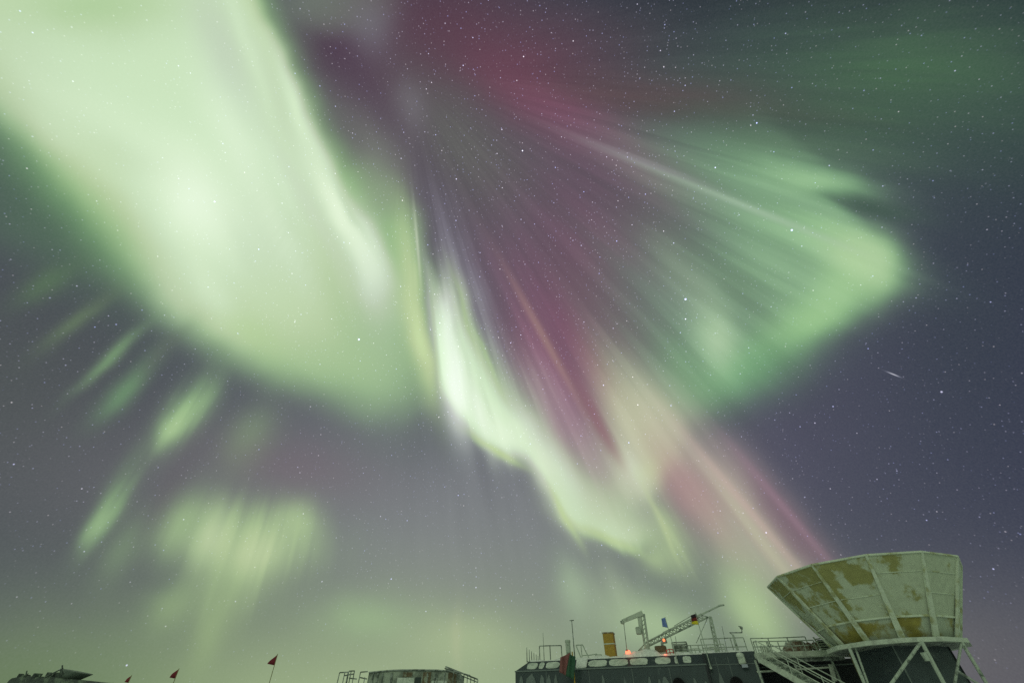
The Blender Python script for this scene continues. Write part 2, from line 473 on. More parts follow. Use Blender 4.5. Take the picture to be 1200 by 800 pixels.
MATS = {}
def mat(name, base, frost=None, amount=.5, scale=1.6, rough=.8, stretch=(1, 1, 1), edge=.06, metallic=0, emit=None, var=.12, grad=None):
    """painted surface, with rime frost lying over it in ragged patches"""
    m = bpy.data.materials.new(name); m.use_nodes = True
    t = m.node_tree; b = t.nodes['Principled BSDF']
    b.inputs['Roughness'].default_value = rough; b.inputs['Metallic'].default_value = metallic
    co = t.nodes.new('ShaderNodeTexCoord')
    mp = t.nodes.new('ShaderNodeMapping'); mp.inputs['Scale'].default_value = stretch
    t.links.new(co.outputs['Object'], mp.inputs[0])
    n2 = t.nodes.new('ShaderNodeTexNoise'); n2.inputs['Scale'].default_value = scale * 5; n2.inputs['Detail'].default_value = 6
    t.links.new(mp.outputs[0], n2.inputs['Vector'])
    def shade(col, lo, hi):
        mr = t.nodes.new('ShaderNodeMapRange'); mr.inputs[3].default_value = lo; mr.inputs[4].default_value = hi
        mr.inputs[1].default_value = .3; mr.inputs[2].default_value = .7
        t.links.new(n2.outputs[0], mr.inputs[0])
        v = t.nodes.new('ShaderNodeVectorMath'); v.operation = 'SCALE'
        v.inputs[0].default_value = col[:3]; t.links.new(mr.outputs[0], v.inputs['Scale'])
        return v.outputs[0]
    out = shade(base, 1 - var, 1 + var)
    if frost is not None:
        n1 = t.nodes.new('ShaderNodeTexNoise'); n1.inputs['Scale'].default_value = scale; n1.inputs['Detail'].default_value = 8
        n1.inputs['Roughness'].default_value = .6
        t.links.new(mp.outputs[0], n1.inputs['Vector'])
        th = .5 + (.5 - amount) * .5
        mr = t.nodes.new('ShaderNodeMapRange'); mr.interpolation_type = 'SMOOTHSTEP'
        mr.inputs[1].default_value = th - edge; mr.inputs[2].default_value = th + edge
        src = n1.outputs[0]
        if grad:      # bare paint is commoner on one side of the thing
            dp = t.nodes.new('ShaderNodeVectorMath'); dp.operation = 'DOT_PRODUCT'
            t.links.new(co.outputs['Object'], dp.inputs[0]); dp.inputs[1].default_value = grad
            sb = t.nodes.new('ShaderNodeMath'); sb.operation = 'SUBTRACT'
            t.links.new(src, sb.inputs[0]); t.links.new(dp.outputs['Value'], sb.inputs[1]); src = sb.outputs[0]
        t.links.new(src, mr.inputs[0])
        mx = t.nodes.new('ShaderNodeMix'); mx.data_type = 'VECTOR'
        t.links.new(mr.outputs[0], mx.inputs[0]); t.links.new(out, mx.inputs[4])
        t.links.new(shade(frost, .9, 1.08), mx.inputs[5])
        out = mx.outputs[1]
    t.links.new(out, b.inputs['Base Color'])
    if emit:
        b.inputs['Emission Color'].default_value = emit[0] + (1,); b.inputs['Emission Strength'].default_value = emit[1]
    bp = t.nodes.new('ShaderNodeBump'); bp.inputs['Strength'].default_value = .25; bp.inputs['Distance'].default_value = .02
    t.links.new(n2.outputs[0], bp.inputs['Height']); t.links.new(bp.outputs[0], b.inputs['Normal'])
    MATS[name] = m
    return m

FR = (.38, .44, .36, 1)        # rime
m_snow = mat('snow', (.78, .80, .80, 1), rough=.9)
m_roofsnow = mat('roof_snow', (.68, .71, .65, 1), rough=.9, var=.2)
m_wall = mat('dark_panel', (.030, .048, .050, 1), (.17, .21, .19, 1), .16, .9, stretch=(1, 1, .35), rough=.6)
m_wall2 = mat('darker_panel', (.028, .046, .048, 1), (.16, .2, .18, 1), .14, 1.2, stretch=(1, 1, .3), rough=.6)
m_black = mat('black_shade_panel', (.014, .017, .021, 1), rough=.7)  # black parts, and the undercroft wall with its shade painted in
m_vent = mat('vent_rubber', (.002, .002, .003, 1), rough=1)
m_towerw = mat('tower_panel', (.040, .058, .062, 1), (.12, .15, .14, 1), .2, .8, rough=.6)
m_seam = mat('seam', (.13, .16, .15, 1))
m_frostglass = mat('frosted_pane', (.42, .48, .40, 1), (.56, .62, .52, 1), .5, 3, var=.2)
m_steel = mat('frosted_steel', (.13, .16, .13, 1), FR, .7, 3)
m_steel_d = mat('dim_steel', (.10, .12, .10, 1), (.3, .34, .3, 1), .5, 3)
m_white = mat('rime_steel', (.34, .38, .31, 1), (.46, .52, .42, 1), .6, 2.5)
m_dish = mat('shield_panel', (.28, .28, .10, 1), (.46, .52, .38, 1), .74, .8, edge=.04, var=.10, grad=(-.032, 0, .012))
m_dish2 = mat('shield_skirt', (.26, .23, .05, 1), (.42, .48, .36, 1), .6, .6, edge=.05, var=.2)
m_rib = mat('shield_rib', (.36, .38, .2, 1), (.55, .62, .48, 1), .62, 1.4)
m_ochre = mat('ochre_paint', (.33, .21, .015, 1), rough=.6, var=.08)
m_rust = mat('rusty', (.16, .09, .055, 1), (.34, .35, .28, 1), .45, 4)
m_red = mat('red_cloth', (.16, .012, .02, 1), var=.15)
m_redb = mat('red_cloth_bright', (.20, .075, .07, 1), var=.1)
m_greenc = mat('green_cloth', (.025, .085, .045, 1), var=.1)
m_blue = mat('blue_cloth', (.13, .20, .46, 1), (.3, .36, .5, 1), .35, 4)
m_blk = mat('black_cloth', (.02, .008, .015, 1))
m_fred = mat('flag_red', (.15, .012, .012, 1))
m_gold = mat('gold_cloth', (.62, .52, .02, 1))
m_bamboo = mat('bamboo', (.22, .2, .08, 1))
m_lampR = mat('red_lamp', (.8, .1, .05, 1), emit=((1, .16, .08), 2.6))
m_lampO = mat('orange_lamp', (.8, .2, .05, 1), emit=((1, .22, .08), 1.6))
m_redpaint = mat('red_paint', (.35, .07, .05, 1))
m_far = mat('far_station', (.05, .065, .055, 1), (.13, .17, .12, 1), .45, .8, var=.3)
m_mid = mat('rimed_wall', (.16, .19, .15, 1), (.32, .37, .29, 1), .5, .9, var=.2)
m_mid_d = mat('dark_opening', (.03, .045, .04, 1))
m_brown = mat('brown_panel', (.11, .085, .045, 1), (.25, .28, .2, 1), .35, 2)

class MB:
    """collects shapes in world space; build() makes ONE mesh object"""
    def __init__(s): s.bm = bmesh.new()
    def prism(s, bot, top):
        """closed solid between two rings of the same length"""
        vb = [s.bm.verts.new(p) for p in bot]; vt = [s.bm.verts.new(p) for p in top]
        n = len(vb)
        s.bm.faces.new(vb[::-1]); s.bm.faces.new(vt)
        for i in range(n): s.bm.faces.new((vb[i], vb[(i + 1) % n], vt[(i + 1) % n], vt[i]))
        return s
    def box(s, o, ex, ey, ez):
        o, ex, ey, ez = map(Vector, (o, ex, ey, ez))
        b = [o, o + ex, o + ex + ey, o + ey]
        return s.prism(b, [p + ez for p in b])
    def cbox(s, c, sx, sy, sz, rot=0):
        """box centred on c in plan, standing on c.z"""
        a, b = Vector((math.cos(rot), math.sin(rot), 0)), Vector((-math.sin(rot), math.cos(rot), 0))
        return s.box(Vector(c) - a * sx / 2 - b * sy / 2, a * sx, b * sy, (0, 0, sz))
    def tube(s, a, b, r, r2=None, n=6):
        a, b = Vector(a), Vector(b); r2 = r if r2 is None else r2
        d = (b - a).normalized()
        u = d.orthogonal().normalized(); w = d.cross(u)
        ring = lambda c, q: [c + (u * math.cos(t) + w * math.sin(t)) * q for t in [2 * math.pi * i / n for i in range(n)]]
        return s.prism(ring(a, r), ring(b, r2))
    def path(s, pts, r, n=6):
        for a, b in zip(pts, pts[1:]): s.tube(a, b, r, n=n)
        return s
    def ball(s, c, r, sc=(1, 1, 1), n=12):
        m = bmesh.ops.create_uvsphere(s.bm, u_segments=n, v_segments=max(6, n // 2), radius=r)
        for v in m['verts']: v.co = Vector((v.co.x * sc[0], v.co.y * sc[1], v.co.z * sc[2])) + Vector(c)
        return s
    def build(s, name, m, parent=None, base=None, smooth_=False, bevel=0):
        base = Vector(base) if base is not None else (Vector(parent['base']) if parent else Vector((0, 0, 0)))
        if bevel:
            bmesh.ops.bevel(s.bm, geom=s.bm.edges[:], offset=bevel, segments=2, affect='EDGES', clamp_overlap=True)
        bmesh.ops.recalc_face_normals(s.bm, faces=s.bm.faces)
        for v in s.bm.verts: v.co -= base
        me = bpy.data.meshes.new(name); s.bm.to_mesh(me); s.bm.free()
        if smooth_:
            for p in me.polygons: p.use_smooth = True
        me.materials.append(m)
        o = bpy.data.objects.new(name, me); COL.objects.link(o)
        o['base'] = tuple(base)
        if parent: o.parent = parent
        else: o.location = base
        return o

def thing(name, base, label, cat, group=None):
    o = bpy.data.objects.new(name, None); COL.objects.link(o)
    o.location = base; o['base'] = tuple(base); o.empty_display_size = .3
    return tag(o, label, cat, group)
def tag(o, label, cat, group=None, kind=None):
    if label: o['label'] = label
    if cat: o['category'] = cat
    if group: o['group'] = group
    if kind: o['kind'] = kind
    return o

# ------------------------------------------------------------------ ground
bm = bmesh.new()
rings = [0, 6, 12, 20, 30, 45, 70, 120, 250, 600, 1500, 5000, 12000]
prev = None
rnd = random.Random(3)
for ri, rr in enumerate(rings):
    if rr == 0:
        prev = [bm.verts.new((0, 0, 0))]; continue
    cur = [bm.verts.new((rr * math.cos(a), rr * math.sin(a), rnd.uniform(-.03, .03) if rr < 200 else 0)) for a in [2 * math.pi * i / 72 for i in range(72)]]
    for i in range(72):
        j = (i + 1) % 72
        if len(prev) == 1: bm.faces.new((prev[0], cur[i], cur[j]))
        else: bm.faces.new((prev[i], cur[i], cur[j], prev[j]))
    prev = cur
me = bpy.data.meshes.new('snow_ground'); bm.to_mesh(me); bm.free()
for p in me.polygons: p.use_smooth = True
me.materials.append(m_snow)
gr = bpy.data.objects.new('snow_ground', me); COL.objects.link(gr); gr['kind'] = 'structure'

# ------------------------------------------------------------------ observatory building
AL = R(21)
O2 = Vector((0.23, 35.05, 0))
EX = Vector((math.cos(AL), -math.sin(AL), 0)); EY = Vector((math.sin(AL), math.cos(AL), 0)); EZ = Vector((0, 0, 1))
def W(s, t, z): return O2 + EX * s + EY * t + EZ * z
def S(px, py, t):
    """place on the wall plane set back by t, seen at chart (px,py): returns s, z"""
    d = at(px, py, 1.0) - Vector((0, 0, EYE))
    q = O2 + EY * t
    # (d*k - q) . EY = 0
    k = q.dot(EY) / d.dot(EY)
    p = d * k
    return (p - q).dot(EX), p.z + EYE
def WP(px, py, t):
    s, z = S(px, py, t); return W(s, t, z)
ZR = 4.85                                   # roof height
s0 = S(604, 786, 0)[0]
s1 = S(829, 782, 0)[0]
zc = S(604, 786, 0)[1]                      # foot of the canted parapet
s2 = S(884, 764, .35)[0]
bld = thing('observatory_building', W(0, 0, 0), 'long dark teal observatory building with rime patches along its canted parapet', 'building')
MB().prism([W(s0, 0, 0), W(s1, 0, 0), W(s1, 9, 0), W(s0, 9, 0)],
           [W(s0, 0, zc), W(s1, 0, zc), W(s1, 9, zc), W(s0, 9, zc)]).build('wall', m_wall, bld)
MB().prism([W(s0, 0, zc + .004), W(s1, 0, zc + .004), W(s1, 9, zc + .004), W(s0, 9, zc + .004)],
           [W(s0 + .75, .7, ZR), W(s1, .7, ZR), W(s1, 8.3, ZR), W(s0 + .75, 8.3, ZR)]).build('canted_parapet', m_wall, bld)
MB().box(W(s0 - .03, -.05, zc - .05), EX * (s1 - s0 + .03), EY * .05, EZ * .07).build('trim', m_seam, bld)
MB().box(W(s1 + .01, .35, 0), EX * (s2 - s1), EY * 8, EZ * ZR).build('wing_wall', m_wall2, bld)
MB().box(W(s1 - .1, -.02, 0), EX * .12, EY * .8, EZ * (ZR - .03)).build('corner_joint', m_black, bld)
# panel seams on the main wall and the wing
for px in (640, 690, 741, 785):
    s = S(px, 790, 0)[0]
    MB().box(W(s, -.02, .2), EX * .035, EY * .03, EZ * (zc - .3)).build('panel_seam', m_seam, bld)
for px in (843, 858):
    s = S(px, 790, .35)[0]
    MB().box(W(s, .33, .2), EX * .03, EY * .03, EZ * (ZR - .4)).build('panel_seam', m_seam, bld)
zz = S(850, 778.5, .35)[1]
MB().box(W(s1 + .05, .33, zz), EX * (s2 - s1 - .1), EY * .025, EZ * .04).build('panel_seam', m_seam, bld)

def cant_pt(s, h, out=0.0):
    """point on the canted face, h = 0..1 up its slope"""
    return W(s, .7 * h, zc + (ZR - zc) * h) + (EY * -.62 + EZ * .78) * out
def rimed_patch(px0, px1, h0=.14, h1=.82, skew=.0, seed=0):
    a = S(px0, 780, .35)[0]; b = S(px1, 780, .35)[0]
    q = random.Random(seed)
    w = b - a; n = 22; loop = []
    for i in range(n):
        t = 2 * math.pi * i / n
        cx, cy = math.cos(t), math.sin(t)
        k = (abs(cx) ** 4 + abs(cy) ** 4) ** -.25
        k *= 1 + q.uniform(-.07, .05)
        loop.append(((a + b) / 2 + w / 2 * cx * k, (h0 + h1) / 2 + (h1 - h0) / 2 * cy * k))
    MB().prism([cant_pt(s, h, .005) for s, h in loop], [cant_pt(s, h, .03) for s, h in loop]).build('rimed_window', m_frostglass, bld)
for i, (a, b) in enumerate([(618, 630), (632, 638), (640, 656), (690, 712), (714, 737), (739, 760), (769, 787), (792, 795.5), (802, 812)]):
    rimed_patch(a, b, seed=i)
# rime fans on the wall low down
def wall_patch(px, w, ytop, t, seed):
    q = random.Random(seed); s, z = S(px, ytop, t)
    n = 14; loop = []
    for i in range(n):
        a = 2 * math.pi * i / n
        loop.append((s + w / 2 * math.cos(a) * q.uniform(.8, 1.1), z - 1.2 + 1.2 * math.sin(a) * q.uniform(.9, 1.05)))
    MB().prism([W(x, t - .012, y) for x, y in loop], [W(x, t - .035, y) for x, y in loop]).build('rime_patch', m_seam, bld)
for i, (px, w, y) in enumerate([(611, .4, 790), (622, .9, 788), (635, .45, 789), (643, .4, 789), (651, .35, 789), (706, .25, 789), (760.5, .3, 792), (778, .7, 791), (772, .3, 793), (813, .35, 792), (826, .3, 795)]):
    wall_patch(px, w, y, 0, i)
wall_patch(843, .4, 788, .35, 31)
# round black vents
for px, py, t in ((796, 802, 0), (863.5, 801, .35)):
    p = WP(px, py, t)
    vm = MB().tube(p - EY * .02, p - EY * .28, .34, .30, n=18)
    vm.tube(p - EY * .28, p - EY * .34, .33, .25, n=18)
    vm.build('round_vent', m_vent, bld)
# wall lamp
p = WP(871.5, 779, .35)
p = WP(870.8, 777, .35)
wl = MB().box(p - EX * .22 - EY * .26 - EZ * .05, EX * .40, EY * .26, EZ * .40).build('wall_lamp', m_white, bld, bevel=.04)
MB().ball(p - EX * .03 - EY * .15 + EZ * .36, .24, (1, .8, .7)).build('snow_cap', m_frostglass, wl, smooth_=True)
MB().box(p - EX * .12 - EY * .30 - EZ * .20, EX * .32, EY * .26, EZ * .15).build('lens', mat('lens', (.34, .37, .42, 1)), wl)

# snow lying along the roof edge
q = random.Random(5)
bm_ = MB(); n = 150
prevv = None
sa, sb = s0 + .8, s2 - .1
for i in range(n + 1):
    s = sa + (sb - sa) * i / n
    base_px = s
    h = .07 + .04 * math.sin(i * .37) + .03 * math.sin(i * .91 + 1) + q.uniform(0, .03)
    for c0, wd, hh in ((S(745, 768, 1)[0], 1.8, .10), (S(757, 768, 1)[0], .8, .26), (S(699, 768, 1)[0], .6, .10), (S(803, 768, 1)[0], .7, .08)):
        h += hh * math.exp(-((s - c0) / wd) ** 2)
    t0 = .72 if s < s1 else .37
    h = max(h, .04)
    prof = [(t0 - .02, ZR - .06), (t0 + .05, ZR + h * .6), (t0 + .3, ZR + h), (t0 + 1.2, ZR + h), (t0 + 1.9, ZR + h * .4), (t0 + 1.95, ZR + .003)]
    vs = [bm_.bm.verts.new(W(s, t, z)) for t, z in prof]
    if prevv:
        for k in range(len(vs) - 1): bm_.bm.faces.new((prevv[k], vs[k], vs[k + 1], prevv[k + 1]))
    prevv = vs
rs = bm_.build('roof_snow', m_roofsnow, None, base=W(sa, .7, ZR), smooth_=True)
tag(rs, 'rime-white snow drifted along the front edge of the observatory roof', 'snow', kind='stuff')

def YW(px, t):
    """north distance of the wall line set back by t at chart column px"""
    s, z = S(px, 768, t); return W(s, t, 0).y
def roofpt(px, t, py=768):
    s, z = S(px, py, t); return W(s, t, ZR)

# ------------------------------------------------------------------ things on the roof
def pole_between(mb, px0, py0, px1, py1, t, r, r2=None):
    a = at(px0, py0, YW(px0, t)); b = at(px1, py1, YW(px0, t)); mb.tube(a, b, r, r2); return a, b

# comb of upright rods at the left end
b0 = roofpt(617, 1.0)
rk = thing('rod_rack', b0, 'row of thin upright rods rising at the left end of the dark roof', 'rack')
cnt = [(617.5, 758), (620.3, 760.5), (623, 762.5), (625.7, 764.6), (628.3, 766.5), (630.5, 768)]
pts = []
for i, (px, py) in enumerate(cnt):
    t = 1.0 + i * .45; a = roofpt(px, t); top = at(px, py, a.y)
    pts.append(a)
    MB().tube(a, (a.x, a.y, max(top.z, a.z + .3)), .035, .02).build('rod', m_steel_d, rk)
MB().path([pp + EZ * .05 for pp in pts], .03).build('bottom_rail', m_steel_d, rk)

def railing(name, label, pxs, tops, t, rails=(1.0,), r=.025, m=m_steel, cat='railing', group=None, t1=None):
    """posts at chart columns pxs whose rail tops pass chart rows tops"""
    t1 = t if t1 is None else t1
    n = len(pxs)
    base = roofpt(pxs[0], t)
    th_ = thing(name, base, label, cat, group)
    P_ = []
    for i, (px, py) in enumerate(zip(pxs, tops)):
        tt = t + (t1 - t) * i / max(1, n - 1)
        a = roofpt(px, tt); z = at(px, py, a.y).z
        P_.append((a, max(z, a.z + .3)))
        MB().tube(a, (a.x, a.y, P_[-1][1]), r * 1.1).build('post', m, th_)
    for f in rails:
        MB().path([Vector((a.x, a.y, a.z + (z - a.z) * f)) for a, z in P_], r).build('rail', m, th_)
    return th_
railing('scaffold_frame', 'thin rectangular pipe frame left of the rusty pipe on the roof', (632.5, 645, 658.5), (756.5, 756, 755.8), 2.0, rails=(1.0, .12), r=.03, m=m_steel_d, cat='frame')
# whip antenna
p = roofpt(637.5, 2.2); z = at(636.5, 741, p.y).z
tag(MB().tube(p, (p.x, p.y, z), .03, .012).build('whip_antenna', m_steel_d, None, base=p), 'short bare whip antenna rising from the pipe frame', 'antenna')
# vent pipe
p = roofpt(666.5, 1.6); z = at(665.8, 752, p.y).z
vp = MB().tube(p, (p.x, p.y, z), .17, n=12)
vp.tube((p.x, p.y, z), (p.x, p.y, z + .12), .2, .19, n=12)
tag(vp.build('vent_pipe', m_steel, None, base=p), 'stubby grey vent pipe behind the red and green flag', 'pipe')
# T topped mast
p = roofpt(673.5, 2.0); z = at(671, 726.5, p.y).z
ma = thing('antenna_mast', p, 'tall thin antenna mast with a small crossbar on top', 'antenna')
MB().tube(p, (p.x, p.y, z), .045, .025).build('pole', m_steel_d, ma)
MB().tube(Vector((p.x, p.y, z)) - EX * .16, Vector((p.x, p.y, z)) + EX * .16, .03).build('crossbar', m_steel_d, ma)
# trapezoid frame
a0, a1, a2 = roofpt(676, 1.4), roofpt(682, 1.4), roofpt(691, 1.4)
fr = thing('tubular_frame', a0, 'four sided tubular frame with a sloping leg beside the tall mast', 'frame')
zt = at(676, 755.5, a0.y).z
h_ = zt - a0.z
MB().tube(a0 + EX * .35, a0 + EZ * h_, .035).build('leg', m_steel, fr)
MB().tube(a1, a1 + EZ * h_ * .95, .03).build('leg', m_steel, fr)
MB().tube(a2, roofpt(684, 1.4) + EZ * h_, .035).build('leg', m_steel, fr)
MB().tube(a0 + EZ * h_, roofpt(684, 1.4) + EZ * h_, .035).build('top_bar', m_steel, fr)
MB().path([a0 + EX * .35 + EZ * .28, a2 + EZ * .28, roofpt(700, 1.4) + EZ * .33], .03).build('low_bar', m_steel, fr)
# snow block
sc0, sc1 = S(676, 778, .35)[0], S(688.5, 778, .35)[0]
lp_ = [(sc0, -.02), (sc1 - .1, .0), (sc1, .08), (sc1, .9), (sc1 - .15, 1.02), (sc0 + .1, 1.03), (sc0 - .03, .9)]
tag(MB().prism([cant_pt(x, h, .01) for x, h in lp_], [cant_pt(x, h, .13) for x, h in lp_]).build('snow_block', m_roofsnow, None, base=cant_pt(sc0, 0, .01), bevel=.03), 'square slab of wind packed snow clinging to the canted parapet beside the draped flag', 'snow')
# low railing posts between block and stack
railing('guard_rail', 'short low guard rail leading to the ochre funnel', (698, 705), (767, 767), 1.6, rails=(1.0,), m=m_steel)

# ochre exhaust stack
a = roofpt(716.5, 1.5)
k = 5.2
zt = at(715, 742.3, a.y).z; zs = at(716, 755.3, a.y).z
st = thing('exhaust_funnel', a, 'boxy ochre yellow exhaust funnel standing on the snowy roof', 'funnel')
MB().cbox(a, .70, .70, zt - a.z, -AL).build('duct', m_ochre, st, bevel=.02)
MB().cbox(a + EZ * (zt - a.z), .76, .76, .06, -AL).build('rim', m_rust, st)
MB().cbox(a + EZ * (zs - a.z), .74, .74, .06, -AL).build('band', m_frostglass, st)

# red / orange lamps on the roof
def beacon(px, py, t, r, m, label, name='beacon_light', h=None, body=True):
    a = roofpt(px, t); c = at(px, py, a.y)
    b = thing(name, a, label, 'lamp')
    MB().tube(a, (a.x, a.y, c.z - r * .4), r * .5, n=8).build('stem', m_steel_d, b)
    MB().ball((a.x, a.y, c.z), r, (1, 1, .75)).build('lamp_globe', m, b, smooth_=True)
    ld_ = bpy.data.lights.new('lamp_glow', 'POINT'); ld_.energy = 16 * r; ld_.color = (1, .12, .06); ld_.shadow_soft_size = r
    lo_ = bpy.data.objects.new('lamp_glow', ld_); COL.objects.link(lo_); lo_.parent = b
    lo_.location = Vector((a.x, a.y - r * 1.6, c.z + r)) - a
    return b
beacon(736.5, 763.8, 1.0, .17, m_lampR, 'glowing red beacon under the hoist hook')
beacon(779.3, 767.5, .9, .10, m_lampR, 'small red lamp low at the roof edge beside the red frame')

# ------------------------------------------------------------------ hoist crane
base = roofpt(760.5, 1.3)
yc = base.y
cr = thing('davit_crane', base, 'white frosted davit crane with a short bent arm and hanging cable', 'crane')
top = at(752, 717.5, yc); tip = at(729.5, 727.5, yc); low = at(760.5, 768, yc)
MB().tube(base, base + EZ * .35, .55, .35, n=12).build('pedestal', m_white, cr)
MB().tube(base + EZ * .3, at(757.5, 755, yc), .2, .17, n=8).build('mast', m_white, cr)
mm = MB(); pA = at(757.5, 755, yc); pB = at(752.5, 719, yc)
mm.tube(pA - EX * .12, pB - EX * .12, .07, n=6); mm.tube(pA + EX * .12, pB + EX * .12, .07, n=6)
for i in range(7): mm.tube(pA.lerp(pB, i / 7) - EX * .12, pA.lerp(pB, (i + 1) / 7) + EX * .12, .025)
mm.build('lattice_mast', m_steel, cr)
gus = MB(); g0 = at(747, 722, yc); g1 = at(752.5, 718, yc); g2 = at(752, 741, yc); g3 = at(749.5, 741, yc)
gus.prism([v - EY * .08 for v in (g0, g1, g2, g3)], [v + EY * .08 for v in (g0, g1, g2, g3)]).build('gusset', m_white, cr)
MB().tube(at(752.5, 718, yc), tip, .20, .15, n=4).build('arm', m_white, cr)
MB().tube(tip, at(729.5, 730.5, yc), .16, .12, n=6).build('pulley', m_steel, cr)
MB().cbox(at(749.2, 743, yc), .36, .3, .42, -AL).build('winch', m_steel, cr, bevel=.04)
hk = MB().tube(at(731, 730, yc), at(734.5, 760.5, yc), .022)
hk.tube(at(734.5, 760.5, yc), at(734.7, 762, yc), .07)
hk.build('hoist_cable', m_steel_d, cr)
for px in (737, 741, 746):
    pass
# struts left of the pedestal
MB().path([roofpt(745, 1.4) + EZ * .05, at(753, 757, yc)], .035).path([roofpt(749, 1.4) + EZ * .05, at(754, 760, yc)], .035).build('stay', m_steel, cr)

# ------------------------------------------------------------------ lattice boom lying across its gantry
t = 2.2; yb = YW(790, t)
bo = thing('lattice_boom', roofpt(838, t), 'long frosted lattice boom sloping up right on a narrow trestle', 'boom')
yb0, yb1 = YW(758, t), YW(847, t)
lo0, lo1 = at(758, 757.5, yb0), at(830, 722.5, YW(830, t))
up0, up1 = at(757, 752.5, yb0), at(822, 719, YW(822, t))
MB().tube(lo0, lo1, .055).build('lower_chord', m_steel, bo)
MB().tube(up0, up1, .055).build('upper_chord', m_steel, bo)
lc = MB(); n = 16
for i in range(n):
    a, b = lo0.lerp(lo1, i / n), up0.lerp(up1, (i + .5) / n); c = lo0.lerp(lo1, (i + 1) / n)
    lc.tube(a, b, .03); lc.tube(b, c, .03)
lc.build('lacing', m_steel, bo)
MB().tube(at(777, 741.5, YW(777, t) - .1), at(845, 708.5, yb1), .085, .06, n=4).build('jib', m_steel, bo)
MB().tube(at(842, 709.5, yb1), at(848.5, 708.3, yb1), .05).build('jib_tip', m_steel, bo)
# trestle
ya = YW(838, t)
tr = MB()
A0, A1, B0, B1 = roofpt(840.5, t), at(831, 722.5, ya), roofpt(845, t), at(833.5, 722.5, ya)
A0.y = ya; B0.y = ya
tr.tube(A0, A1, .05); tr.tube(B0, B1, .05); tr.tube(A1, B1, .05)
n = 9
for i in range(n): tr.tube(A0.lerp(A1, i / n), B0.lerp(B1, (i + 1) / n), .025); tr.tube(B0.lerp(B1, i / n), A0.lerp(A1, (i + 1) / n), .025)
tr.build('trestle', m_steel, bo)
for A_, B_, r_ in ((at(829, 724, ya), at(816, 753, ya), .018), (at(790, 733, ya), at(812, 720, ya), .018), (at(758, 757.5, yb0), at(745, 766, yb0), .03), (at(757, 752.5, yb0), at(748, 762, yb0), .03)):
    MB().tube(A_, B_, r_).build('guy_wire', m_steel_d, bo)

# ------------------------------------------------------------------ flags on slim poles
def cloth(name, corners, m, parent, nx=12, ny=8, wave=.05, thick=.006, sub=None, seed=0):
    """corners: top hoist, top fly, bottom fly, bottom hoist; gently rippled sheet with thickness"""
    q = random.Random(seed); ph = q.uniform(0, 6)
    a, b, c, d = map(Vector, corners)
    nrm = (b - a).cross(d - a).normalized()
    B = MB()
    def pt(u, v): return a.lerp(b, u).lerp(d.lerp(c, u), v) + nrm * wave * (math.sin(u * 7 + ph + v * 2) * u)
    g1 = [[B.bm.verts.new(pt(i / nx, j / ny)) for i in range(nx + 1)] for j in range(ny + 1)]
    g2 = [[B.bm.verts.new(pt(i / nx, j / ny) + nrm * thick) for i in range(nx + 1)] for j in range(ny + 1)]
    F = B.bm.faces.new
    for j in range(ny):
        for i in range(nx):
            F((g1[j][i], g1[j][i + 1], g1[j + 1][i + 1], g1[j + 1][i])); F((g2[j][i], g2[j + 1][i], g2[j + 1][i + 1], g2[j][i + 1]))
    for i in range(nx):
        F((g1[0][i], g2[0][i], g2[0][i + 1], g1[0][i + 1])); F((g1[ny][i], g1[ny][i + 1], g2[ny][i + 1], g2[ny][i]))
    for j in range(ny):
        F((g1[j][0], g1[j + 1][0], g2[j + 1][0], g2[j][0])); F((g1[j][nx], g2[j][nx], g2[j + 1][nx], g1[j + 1][nx]))
    return B.build(name, m, parent, smooth_=True)

def slim_pole(m_, foot, top, r, th_):
    return MB().tube(foot, top, r, r * .6).build('pole', m_, th_)
# blue flag: pole fixed to the parapet
yf = YW(793, .35)
foot = at(796, 782, yf - .25); tp = at(779.3, 722.5, yf - .25)
bf = thing('blue_flag', foot, 'small blue flag with a pale centre flying beside the crane', 'flag')
slim_pole(m_steel, foot, tp, .03, bf)
MB().box(foot - EX * .06 - EZ * .05, EX * .12, EY * .45, EZ * .12).build('bracket', m_steel, bf)
yy = yf - .25
cloth('flag_cloth', [at(779.6, 722.8, yy), at(774.6, 724.5, yy), at(776.5, 734, yy), at(782.7, 735, yy)], m_blue, bf, wave=.06, seed=1)
# black red gold flag
yf = YW(829, .35) - .3
foot = at(833, 782, yf); tp = at(814.5, 716.3, yf)
gf = thing('tricolour_flag', foot, 'black, red and gold striped flag flying in front of the lattice boom', 'flag')
slim_pole(m_steel, foot, tp, .03, gf)
MB().box(foot - EX * .06 - EZ * .05, EX * .12, EY * .6, EZ * .12).build('bracket', m_steel, gf)
H0, H3 = at(816, 718.3, yf), at(819.3, 731.5, yf); F0, F3 = at(809.3, 720.5, yf), at(810.5, 731, yf)
for i, mm_ in enumerate((m_blk, m_fred, m_gold)):
    u0, u1 = i / 3, (i + 1) / 3
    cloth('stripe', [H0.lerp(H3, u0), F0.lerp(F3, u0), F0.lerp(F3, u1), H0.lerp(H3, u1)], mm_, gf, ny=3, wave=.05, seed=2)
# red and green flag hanging limp
yf = YW(670, 0) - .9
foot = Vector(at(673.5, 800, yf)); foot.z = 0.0
tp = at(670.5, 763, yf)
foot.x = at(672.8, 800, yf).x + .05
rg = thing('draped_flag', foot, 'red and dark green flag hanging limp in front of the roof edge', 'flag')
MB().tube(foot, tp, .05, .04).build('pole', m_ochre, rg)
cloth('red_half', [at(668.5, 764, yf - .06), at(656.5, 770, yf - .06), at(655.5, 787, yf - .06), at(663.5, 791, yf - .06)], m_redb, rg, wave=.16, seed=3)
cloth('green_half', [at(674.5, 769, yf - .12), at(667.5, 766, yf - .12), at(662.5, 791, yf - .12), at(672.5, 796, yf - .12)], m_greenc, rg, wave=.13, seed=4)

